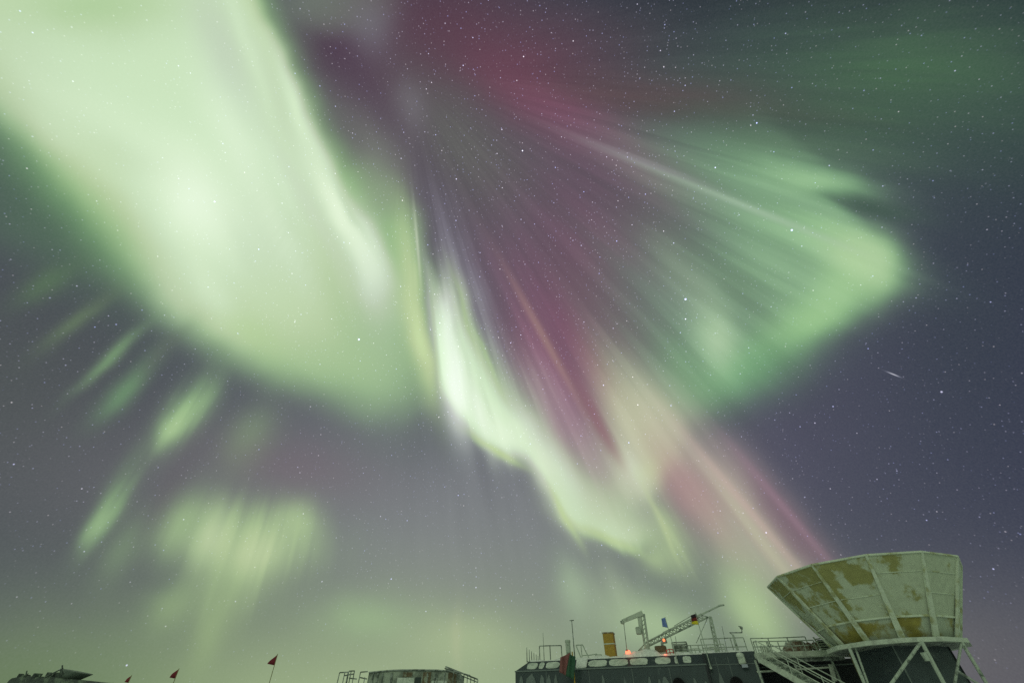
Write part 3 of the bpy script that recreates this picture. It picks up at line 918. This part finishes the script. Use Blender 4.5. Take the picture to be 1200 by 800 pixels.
# ------------------------------------------------------------------ small equipment to the right of the crane
a = roofpt(776, 1.6)
eb = thing('beacon_box', a, 'small brown weather beaten box topped by an orange beacon', 'beacon')
zb = at(776, 756.5, a.y).z
MB().cbox(a, .6, .45, .25, -AL).build('foot', m_steel, eb)
MB().cbox(a + EZ * .25, .72, .5, zb - a.z - .25, -AL).build('box', m_brown, eb, bevel=.03)
pz = at(778, 750, a.y)
MB().tube(a + EX * .15 + EZ * (zb - a.z), (a.x + .15, a.y - .05, pz.z - .1), .09, n=8).build('neck', m_steel_d, eb)
MB().tube((pz.x, a.y, pz.z - .14), (pz.x, a.y, pz.z + .1), .2, .17, n=10).build('housing', m_steel_d, eb)
MB().ball((pz.x - .05, a.y - .18, pz.z), .085).build('lamp_globe', m_lampO, eb, smooth_=True)
railing('red_rail', 'low red painted pipe frame at the roof edge', (782, 786, 790), (761.5, 760, 760.5), 1.0, rails=(1.0, .5), r=.025, m=m_redpaint, cat='railing')
a = roofpt(799.5, 1.5)
eq = thing('antenna_crate', a, 'crate shaped steel cage packed with rime beside the red rail', 'cage')
zt = at(797.5, 753, a.y).z - a.z
MB().cbox(a, .82, .6, zt * .8, -AL).build('panel', m_mid, eq, bevel=.05)
cg = MB()
for sx in (-.45, .45):
    for sy in (-.34, .34): cg.tube(a + EX * sx + EY * sy, a + EX * sx + EY * sy + EZ * zt, .03)
for zf in (.45, .65, .85, 1.0):
    cg.tube(a - EX * .45 - EY * .34 + EZ * zt * zf, a + EX * .45 - EY * .34 + EZ * zt * zf, .035)
for sx in (-.45, .45): cg.tube(a + EX * sx - EY * .34 + EZ * zt, a + EX * sx + EY * .34 + EZ * zt, .03)
cg.build('cage', m_steel_d, eq)
p = roofpt(794.5, 1.4); tag(MB().tube(p, at(791.5, 745, p.y), .025, .015).build('rod', m_steel_d, None, base=p), 'thin leaning rod just left of the rimed cage', 'rod')

railing('roof_railing', 'two bar guard railing along the observatory roof in front of the trestle', (803, 812, 821, 831, 842, 852), (756, 755.7, 755.4, 755, 754.6, 754.3), 1.2, rails=(1.0, .5), m=m_steel)
railing('roof_railing', 'taller guard railing behind the trestle foot on the observatory roof', (826, 848, 862, 878), (748.3, 747.6, 747, 746.5), 2.6, rails=(1.0, .5), m=m_steel)
railing('low_railing', 'short rimed railing section low on the snowy roof between posts', (810, 816, 822), (760.5, 760, 760), .9, rails=(1.0,), m=m_steel)
for i, (px, lab) in enumerate([(836, 'square pipe hoop standing left of the trestle foot')]):
    railing('pipe_hoop', lab, (834, 839.5), (757.5, 757.5), 1.0, rails=(1.0,), m=m_white, cat='frame')
# anemometer
p = roofpt(866.5, 1.8)
an = thing('wind_vane', p, 'bent wind vane arm on a stubby rimed post above the roof railing', 'wind vane')
zt = at(864, 743, p.y)
MB().tube(p, (p.x, p.y, zt.z), .09, .06).build('post', m_steel, an)
c1, c2, c3, c4 = at(855, 740.8, p.y), at(869.5, 740.8, p.y), at(869, 735, p.y), at(865.5, 733.2, p.y)
MB().path([c1, c2, c3, c4], .028).path([at(855, 740.8, p.y), Vector((p.x, p.y, zt.z - .02))], .02).build('arm', m_steel_d, an)
MB().tube(at(867.5, 734.8, p.y), at(870, 735.5, p.y), .08).build('vane', m_steel_d, an)
p = roofpt(853, 3.0)
tag(MB().tube(p, at(846, 733, p.y), .02, .012).build('whip_antenna', m_steel_d, None, base=p), 'thin whip antenna leaning left between trestle and wind vane', 'antenna')

# ------------------------------------------------------------------ deck, stairs, undercroft between building and tower
t_d = -.15
sd0 = S(884, 766, t_d)[0]; sd1 = S(990, 762, t_d)[0]
zt_ = S(930, 762.5, t_d)[1]; zb_ = S(930, 770, t_d)[1]
dk = thing('deck', W(sd0, t_d, 0), 'snow laden walkway deck joining the dark building to the dish tower', 'deck')
MB().box(W(sd0, t_d, zb_), EX * (sd1 - sd0), EY * 2.6, EZ * (zt_ - zb_)).build('platform', m_white, dk, bevel=.04)
MB().box(W(sd0 + .1, t_d + .25, zb_ - .16), EX * (sd1 - sd0 - .2), EY * .12, EZ * .155).build('beam', m_steel_d, dk)
for px in (886, 931, 976):
    s = S(px, 775, t_d + .3)[0]
    MB().tube(W(s, t_d + .5, 0), W(s, t_d + .5, zb_), .07).build('post', m_steel, dk)
z2 = S(950, 782, t_d + .5)[1]
MB().tube(W(S(886, 784, t_d + .5)[0], t_d + .5, z2 - .1), W(S(976, 781, t_d + .5)[0], t_d + .5, z2), .045).build('cross_beam', m_white, dk)
MB().tube(W(S(974, 776, t_d)[0], t_d + .3, z2 + .1), W(S(976, 789, t_d)[0], t_d + .3, z2 - .6), .12).build('junction_box', m_white, dk)
# black wall behind the deck, painting in the shade of the undercroft
uc = thing('undercroft_shade', W(sd0, 2.6, 0), 'black wall painted as the deep shade of the undercroft behind the outdoor stairs', 'shed')
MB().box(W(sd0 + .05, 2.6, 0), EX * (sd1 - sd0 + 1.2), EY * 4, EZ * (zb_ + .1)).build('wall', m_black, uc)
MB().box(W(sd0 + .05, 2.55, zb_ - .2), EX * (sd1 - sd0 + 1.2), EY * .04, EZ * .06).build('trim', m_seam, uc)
# deck railing
def deckpt(px, t):
    s, _ = S(px, 762, t); return W(s, t, zt_)
dr = thing('deck_railing', deckpt(886, 0), 'two bar railing along the snowy deck left of the big dish', 'railing')
for tt, pxs, ys in ((.1, (886, 903, 915, 930, 945, 958), (751.5, 751, 750.8, 750.5, 750, 749.5)), (2.2, (884, 905, 928, 950), (747.5, 747.2, 746.5, 745.5))):
    P_ = []
    for px, py in zip(pxs, ys):
        a = deckpt(px, tt); z = at(px, py, a.y).z; P_.append((a, z))
        MB().tube(a, (a.x, a.y, z), .03).build('post', m_steel, dr)
    for f in (1, .55):
        MB().path([Vector((a.x, a.y, a.z + (z - a.z) * f)) for a, z in P_], .026).build('rail', m_steel, dr)
hp = thing('pipe_hoops', deckpt(893, .5), 'cluster of three low rimed pipe hoops on the snowy deck', 'frame')
for px in (892.5, 897, 901):
    a = deckpt(px, .5); b = deckpt(px + 2.2, .5)
    MB().path([a, a + EZ * .36, b + EZ * .36, b], .04).build('hoop', m_white, hp)
# frost covered machine
a = deckpt(934, 1.2)
fm = thing('rimed_machine', a, 'brown lumpy machine caked in rime standing behind the deck railing', 'machine')
h_ = at(934, 749, a.y).z - a.z
MB().cbox(a, 1.4, .7, h_ * .5, -AL).build('base_frame', m_rust, fm, bevel=.05)
MB().ball(a + EZ * h_ * .55 + EX * .1, .5, (1.2, .7, h_ * .9)).build('motor_hood', mat('rime_brown', (.16, .11, .07, 1), (.32, .34, .27, 1), .5, 5), fm, smooth_=True)
MB().tube(a - EX * .7 + EZ * h_ * .1, a - EX * .35 + EZ * h_ * .8, .1).build('hose', m_steel, fm)
a2 = deckpt(949.5, 1.2)
lb = thing('coil_rack', a2, 'low brown rack of round rimed coils between machine and ladder', 'rack')
MB().cbox(a2, 1.1, .5, .1, -AL).build('tray', m_rust, lb)
for i in range(3):
    c = a2 + EX * (-.35 + .35 * i) + EZ * .3
    MB().tube(c - EY * .2, c + EY * .2, .2, n=10).build('coil', m_rust, lb)

# outdoor stairs descending towards the right and the viewer
sA = at(886, 767, 29.0); sB = at(946, 801, 27.0)
dirv = (sB - sA); sB = sA + dirv * (sA.z / (sA.z - sB.z)); dirv = sB - sA
stairs = thing('outdoor_stairs', (sA.x, sA.y, 0), 'long rime covered steel stairs descending from the deck towards the right', 'stairs')
hor = Vector((dirv.x, dirv.y, 0)).normalized(); side = Vector((-hor.y, hor.x, 0))
for off in (0, 1.0):
    MB().box(sA + side * off - EZ * .30, dirv, side * .07, EZ * .34).build('stringer', m_white if off == 0 else m_steel, stairs)
trd = MB(); n = 22
for i in range(1, n):
    c = sA + dirv * (i / n)
    trd.box(c + side * .07 - hor * .13 - EZ * .02, hor * .27, side * .93, EZ * .04)
trd.build('tread', m_steel, stairs)
for off in (0.03, 1.03):
    for hh in (.38, .78):
        MB().tube(sA + dirv * .03 + side * off + EZ * hh, sB + side * off + EZ * hh, .028).build('handrail', m_steel if off > .5 else m_white, stairs)
    for i in range(0, 5):
        c = sA + dirv * (.03 + i / 5.2) + side * off
        MB().tube(c, c + EZ * .78, .025).build('post', m_steel, stairs)

# ------------------------------------------------------------------ dish tower with the polygonal ground shield
CX, CY = 19.363, 25.225
PH = R(152.15); NS = 12
def ringp(r, z, i, dz=0): 
    a = PH + 2 * math.pi / NS * i
    return Vector((CX + r * math.cos(a), CY + r * math.sin(a), z + EYE + dz))
# tower box under the shield
corner_dir = Vector((CX, CY, 0)).normalized()
rot = math.atan2(corner_dir.y, corner_dir.x)
tw = thing('telescope_tower', (CX, CY, 0), 'dark square tower carrying the big dish on a braced rim of white girders', 'tower')
hd = 2.02
def tc_(k, r=hd): 
    a = rot + math.pi + k * math.pi / 2 - R(2)
    return Vector((CX + r * math.cos(a), CY + r * math.sin(a), 0))
cs = [tc_(k) for k in range(4)]
MB().prism(cs, [c + EZ * (2.84 + EYE) for c in cs]).build('enclosure', m_towerw, tw)
cc = (cs[0] + cs[1]) / 2
# corner strips and seams
for k in (0, 1, 3):
    MB().tube(cs[k] * 1.0 + (cs[k] - Vector((CX, CY, 0))) * .012, cs[k] + (cs[k] - Vector((CX, CY, 0))) * .012 + EZ * (2.8 + EYE), .035).build('corner_strip', m_seam if k == 0 else (m_bamboo if k == 3 else m_black), tw)
# girder ring
RD = 2.98
def hexp(i, r=RD, z=2.86): 
    a = PH + 2 * math.pi / NS * i
    return Vector((CX + r * math.cos(a), CY + r * math.sin(a), z + EYE))
gm = MB()
prof = [(RD - .24, -.09), (RD + .03, -.09), (RD + .03, .08), (RD - .24, .08)]
rngs = []
for i in range(NS): rngs.append([gm.bm.verts.new(hexp(i, r, 2.86 + z)) for r, z in prof])
for i in range(NS):
    a, b = rngs[i], rngs[(i + 1) % NS]
    for k in range(4): gm.bm.faces.new((a[k], a[(k + 1) % 4], b[(k + 1) % 4], b[k]))
gm.build('girder_ring', m_white, tw)
MB().prism([hexp(i, RD - .26, 2.77) for i in range(NS)], [hexp(i, RD - .26, 2.85) for i in range(NS)]).build('deck_floor', m_steel_d, tw)
# braced legs: pairs meeting under the ring
def leg(p, q, r=.085): MB().tube(p, q, r, n=8).build('leg', m_steel, tw)
def ground_under(px, py, p, z=0):
    """end of a straight leg from p passing chart (px,py), at ground level, kept near p in plan"""
    best = None
    for y in [20 + .1 * i for i in range(120)]:
        q = at(px, py, y)
        if q.z >= p.z - .2: continue
        d = q - p; e = p + d * (p.z / -d.z)
        h = (Vector((e.x, e.y, 0)) - Vector((p.x, p.y, 0))).length
        if best is None or h < best[0]: best = (h, e)
    return best[1]
def ring_at(px, py):
    """ring point whose projection is nearest to (px,py)"""
    best = None
    for i in range(240):
        p = hexp(i * NS / 240, RD - .1, 2.78)
        f_ = p.y * cp + (p.z - EYE) * sp; u_ = -p.y * sp + (p.z - EYE) * cp
        X_, Y_ = 600 + FPX * p.x / f_, 400 - FPX * u_ / f_
        e = (X_ - px) ** 2 + (Y_ - py) ** 2
        if (best is None or e < best[0]) and p.y < CY + 1.2: best = (e, p)
    return best[1]
pL, pM, pR = ring_at(996, 764), ring_at(1079, 752), ring_at(1127, 752)
leg(pL, ground_under(1013, 800, pL), .075); leg(pL + Vector((.28, -.02, 0)), ground_under(1017, 800, pL + Vector((.28, -.02, 0))), .05)
leg(pM, ground_under(1045, 800, pM), .06); leg(pM, ground_under(1106, 800, pM), .08)
leg(pR, ground_under(1119, 800, pR), .05); leg(pR, ground_under(1156, 800, pR), .07)
pK = at(1121, 785, pR.y)
MB().tube(pK, ground_under(1146, 800.5, pK), .06).build('brace', m_steel_d, tw)
MB().cbox(at(1087, 774, pM.y - .1), .14, .16, .3).build('junction_box', m_steel, tw)

sh = thing('ground_shield', (CX, CY, 2.96 + EYE), 'big twelve sided flared dish shield with ochre metal showing through rime', 'dish')
R0, Z0, R1, Z1, R2, Z2 = 2.70, 2.97, 3.05, 3.725, 4.596, 6.0
TH = .05
for i in range(NS):
    # upper panel and skirt panel, each a plate with thickness
    up = [ringp(R1, Z1, i), ringp(R1, Z1, i + 1), ringp(R2, Z2, i + 1), ringp(R2, Z2, i)]
    upi = [ringp(R1 - TH, Z1, i, TH), ringp(R1 - TH, Z1, i + 1, TH), ringp(R2 - TH, Z2, i + 1, TH * .3), ringp(R2 - TH, Z2, i, TH * .3)]
    b = MB().prism(up, upi).build('upper_panel', m_dish, sh)
    for f_ in (.36, .70):
        rr_, zz_ = R1 + (R2 - R1) * f_ + .012, Z1 + (Z2 - Z1) * f_
        a_, b_ = ringp(rr_, zz_, i), ringp(rr_, zz_, i + 1)
        if (i * 7 + int(f_ * 10)) % 3: MB().tube(a_.lerp(b_, .06), b_.lerp(a_, .06), .018).build('seam', m_rib, b)
    rk_ = 2.52
    sk = [ringp(rk_, Z0, i), ringp(rk_, Z0, i + 1), ringp(R1 - .012, Z1 - .01, i + 1), ringp(R1 - .012, Z1 - .01, i)]
    ski = [ringp(rk_ - TH, Z0, i, TH), ringp(rk_ - TH, Z0, i + 1, TH), ringp(R1 - TH - .012, Z1 - .01, i + 1, TH), ringp(R1 - TH - .012, Z1 - .01, i, TH)]
    MB().prism(sk, ski).build('skirt_panel', m_dish2, sh)
    # rib: straight beam from the deck to the rim outside the panel joint
    a = PH + 2 * math.pi / NS * i
    rad = Vector((math.cos(a), math.sin(a), 0)); tan = Vector((-rad.y, rad.x, 0))
    p0 = ringp(R0 + .03, Z0 + .0, i); p1 = ringp(R2 + .03, Z2 - .02, i)
    wb = .13; 
    MB().prism([p0 - tan * wb, p0 + tan * wb, p0 + tan * wb - rad * .10, p0 - tan * wb - rad * .10],
               [p1 - tan * .05, p1 + tan * .05, p1 + tan * .05 - rad * .12, p1 - tan * .05 - rad * .12]).build('rib', m_rib, sh)
rm = MB()
for i in range(NS): rm.tube(ringp(R2 + .0, Z2, i), ringp(R2 + .0, Z2, i + 1), .05)
rm.build('rim', m_rib, sh)
rm = MB()
for i in range(NS): rm.tube(ringp(R1 + .01, Z1, i), ringp(R1 + .01, Z1, i + 1), .05)
rm.build('hoop', m_rib, sh)
# floor of the shield so that no sky shows from below
MB().prism([ringp(2.5, Z0, i, -.0) for i in range(NS)], [ringp(2.5, Z0, i, .06) for i in range(NS)]).build('floor', m_steel_d, sh)

# open access ladder by the left foot of the shield
lp = deckpt(968, .4)
ld = thing('access_ladder', lp, 'short open steel ladder leaning between deck and dish', 'ladder')
tA, tB = at(953, 746, lp.y), at(961, 744.5, lp.y); bA, bB = at(964, 762, lp.y), at(975, 761, lp.y)
bA.z = bB.z = lp.z
for a_, b_ in ((bA, tA), (bB, tB)): MB().tube(a_, b_, .045).build('rail', m_white, ld)
for i in range(1, 6): MB().tube(bA.lerp(tA, i / 6), bB.lerp(tB, i / 6), .03).build('rung', m_white, ld)
hb = thing('hatch_box', lp + EY * .5, 'dark hatch box tucked behind the ladder under the dish', 'box')
MB().cbox(lp + EY * .6 + EX * .25, .7, .5, .5, -AL).build('case', m_black, hb, bevel=.03)
MB().cbox(lp + EY * .6 + EX * .25 + EZ * .5, .76, .56, .05, -AL).build('lid', m_black, hb)

# ------------------------------------------------------------------ middle building with stair rail
YM = 42.0
def M_(px, py, dy=0): return at(px, py, YM + dy)
mb_ = thing('rimed_platform', (M_(480, 800).x, YM, 0), 'low rime grey platform building with pipe frames at its left end', 'building')
zt0 = M_(480, 786.5).z
xl, xr = M_(430, 790).x, M_(537, 790).x
tops = [(430, 788), (440, 787), (456, 785.6), (470, 785), (490, 785), (510, 785.2), (525, 786.3), (537, 788)]
fr_ = [Vector((M_(px, 800).x, YM, M_(px, py).z)) for px, py in tops]
bot = [Vector((p.x, YM, 0)) for p in fr_]
poly = bot + fr_[::-1]
MB().prism(poly, [p + Vector((0, 5, 0)) for p in poly]).build('wall', m_mid, mb_)
rf = MB()
for a_, b_ in zip(fr_, fr_[1:]): rf.box(a_ + Vector((0, -.12, 0)), b_ - a_, (0, 5.2, 0), (0, 0, .07))
rf.build('roof_edge', m_steel_d, mb_)
def mpanel(x0, y0, x1, y1, m, name, d=.05):
    a_ = M_(x0, y1); b_ = M_(x1, y1); c_ = M_(x0, y0)
    MB().box((a_.x, YM - d, a_.z), (b_.x - a_.x, 0, 0), (0, d - .004, 0), (0, 0, c_.z - a_.z)).build(name, m, mb_)
mpanel(472, 787.2, 483, 792.6, m_brown, 'brown_panel')
mpanel(494, 787, 503.5, 806, m_brown, 'brown_panel')
mpanel(524, 787.5, 534, 806, m_brown, 'brown_panel')
mpanel(464, 793.5, 484, 806, m_frostglass, 'rimed_window')
mpanel(485, 793, 492, 806, m_mid_d, 'opening')
mpanel(505, 797, 523, 806, m_frostglass, 'rimed_window')
q = random.Random(9)
for px in (436, 442, 449, 455, 461, 500, 507, 514, 520):
    a_ = M_(px, 800); MB().tube((a_.x, YM - .05, 0), (a_.x + q.uniform(-.2, .2), YM - .05, M_(px, 788).z), .05).build('batten', m_steel_d, mb_)
MB().tube((M_(462, 785).x, YM + 1, M_(462, 785).z - .1), (M_(462, 785).x, YM + 1, M_(462, 783.5).z), .15).build('roof_vent', m_steel_d, mb_)
def frame_thing(name, label, segs, dy, r=.04, m=m_steel_d, cat='frame'):
    f0 = M_(*segs[0][0], dy)
    f_ = thing(name, (f0.x, f0.y, 0), label, cat)
    for (a_, b_) in segs:
        A_, B_ = M_(*a_, dy), M_(*b_, dy)
        if a_[1] >= 799: A_ = Vector((A_.x - (B_.x - A_.x) * .1, A_.y, 0))
        MB().tube(A_, B_, r).build('bar', m, f_)
    return f_
frame_thing('scaffold_frame', 'leftmost pipe frame standing beside the rimed platform', [((395, 800), (398, 787.5)), ((406, 800), (408, 787)), ((410, 800), (411.5, 786)), ((398, 787.5), (408, 787)), ((402, 800), (404, 788)), ((404, 791), (415, 789))], -.5)
frame_thing('scaffold_frame', 'middle tall pipe frame touching the rimed platform', [((408, 799.5), (409, 785.8)), ((414, 799.5), (415.5, 785.5)), ((409, 785.8), (415.5, 785.5)), ((409, 794), (418, 795))], -1.0)
frame_thing('scaffold_frame', 'pipe frame joined to the left end of the rimed platform', [((420, 799.5), (422.5, 787)), ((422.5, 787), (431, 786.3)), ((421, 793), (430, 795)), ((427, 799.5), (427.5, 793))], -.2)
# stair rail on the right
sr = thing('stair_railing', (M_(540, 800).x, YM - .6, 0), 'dark stair railing with balusters falling right from the rimed platform', 'railing')
A_, B_ = M_(522, 780.5, -.6), M_(560, 795.5, -.6)
MB().tube(A_, B_, .05).build('handrail', m_steel_d, sr)
MB().tube(M_(522, 783.5, -.6), M_(560, 799, -.6), .035).build('mid_rail', m_steel_d, sr)
MB().tube(M_(521, 782.5, -1.0), M_(551, 791, -1.0), .04).build('far_handrail', m_steel_d, sr)
for i in range(8):
    px = 532 + i * 4; k = (px - 522) / 38
    c_ = A_.lerp(B_, k)
    MB().tube((c_.x, c_.y, 0), c_, .035).build('baluster', m_steel_d, sr)

# ------------------------------------------------------------------ far station at the left edge
YF = 85.0
def F_(px, py, dy=0): return at(px, py, YF + dy)
fs = thing('far_station', (F_(55, 800).x, YF, 0), 'distant dark station block with masts at the left edge', 'building')
prof = [(8, 800), (10, 797), (14, 794), (22, 792.5), (30, 791), (38, 792), (50, 793.2), (62, 792.5), (74, 795), (96, 796), (100, 800)]
tp_ = [F_(px, py) for px, py in prof]
poly = [Vector((p.x, YF, 0)) for p in tp_] + tp_[::-1]
MB().prism(poly, [p + Vector((0, 8, 0)) for p in poly]).build('wall', m_far, fs)
for a_, b_ in (((30, 792), (31.5, 785.5)), ((27, 792), (33, 789)), ((52, 793), (74, 782.5)), ((73, 790), (73, 779)), ((40, 793), (40.5, 789)), ((46, 793), (47, 790)), ((58, 793), (66, 787))):
    MB().tube(F_(*a_, -.1), F_(*b_, -.1), .09).build('mast', m_far, fs)
q = random.Random(21)
for i in range(16):
    px = 18 + i * 3.3; a_ = F_(px, 794); MB().cbox((a_.x, YF + .6, a_.z - .4), q.uniform(.5, 1.1), .8, q.uniform(.5, 1.2), q.uniform(0, 1)).build('roof_unit', m_far, fs)
fd = thing('far_dish', (F_(84, 797).x, YF + 2, F_(84, 796).z), 'small distant cone shaped dish at the left edge', 'dish')
c_ = F_(84, 796, 2); rt = (F_(104.5, 790, 2).x - F_(71, 790, 2).x) / 2; rb_ = rt * .55; xm = F_(88, 790, 2).x
ztp = F_(88, 786.3, 2).z; zbt = F_(88, 797, 2).z
cone = MB(); n = 12
cone.prism([Vector((xm - .6 + rb_ * math.cos(2 * math.pi * i / n), YF + 2 + rb_ * math.sin(2 * math.pi * i / n), zbt)) for i in range(n)],
           [Vector((xm + rt * math.cos(2 * math.pi * i / n), YF + 2 + rt * math.sin(2 * math.pi * i / n), ztp - .35 * math.cos(2 * math.pi * i / n))) for i in range(n)])
cone.build('bowl', mat('far_dish', (.15, .19, .15, 1), var=.15), fd)
MB().tube((xm, YF + 2, zbt - 1.4), (xm, YF + 2, zbt), .8).build('pedestal', m_far, fd)

# ------------------------------------------------------------------ red trail flags on bamboo
def trail_flag(px, py, dist, bx, by, size, label, seed):
    tp = at(px, py, dist)
    bt = at(bx, by, dist); d = bt - tp; foot = tp + d * (tp.z / -d.z)
    f_ = thing('trail_flag', foot, label, 'flag', 'red flags on bamboo poles')
    MB().tube(foot, tp, .012 * dist / 10, .006 * dist / 10).build('pole', m_bamboo, f_)
    s = size
    ax = (tp - foot).normalized()
    B = MB(); nx = 8
    # hoist runs down the pole, the point flies to the left and a little down
    h0_, h1_ = tp - ax * .01, tp - ax * (s * 1.05)
    fly = tp - ax * (s * .95) + Vector((-s * .72, -.05, 0))
    rowa, rowb = [], []
    for i in range(nx + 1):
        u = i / nx * .97; w_ = Vector((0, .05 * s / .26 * math.sin(u * 5 + seed) * u, 0))
        rowa.append(h0_.lerp(fly, u) + w_ + Vector((0, 0, .05 * s * math.sin(u * 3.1)))); rowb.append(h1_.lerp(fly, u) + w_)
    va = [[B.bm.verts.new(p + Vector((0, o_, 0))) for p in row] for o_ in (0, .006) for row in (rowa, rowb)]
    a0_, b0_, a1_, b1_ = va
    for i in range(nx):
        for quad in ((a0_[i], a0_[i + 1], b0_[i + 1], b0_[i]), (a1_[i], b1_[i], b1_[i + 1], a1_[i + 1]), (a0_[i], a1_[i], a1_[i + 1], a0_[i + 1]), (b0_[i], b0_[i + 1], b1_[i + 1], b1_[i])): B.bm.faces.new(quad)
    B.bm.faces.new((a0_[0], b0_[0], b1_[0], a1_[0])); B.bm.faces.new((a0_[nx], a1_[nx], b1_[nx], b0_[nx]))
    B.build('pennant', m_red, f_, smooth_=True)
trail_flag(325.5, 765.5, 10, 315.5, 800, .17, 'nearest and tallest red trail flag on a leaning bamboo pole', 1)
trail_flag(210, 782.5, 13, 203, 800, .19, 'middle red trail flag on bamboo, rising just above the frame edge', 2)
trail_flag(154.5, 790.5, 16, 150, 800, .17, 'smallest, darkest red trail flag, nearest the far station', 3)

for o in bpy.data.objects:
    if 'base' in o: del o['base']
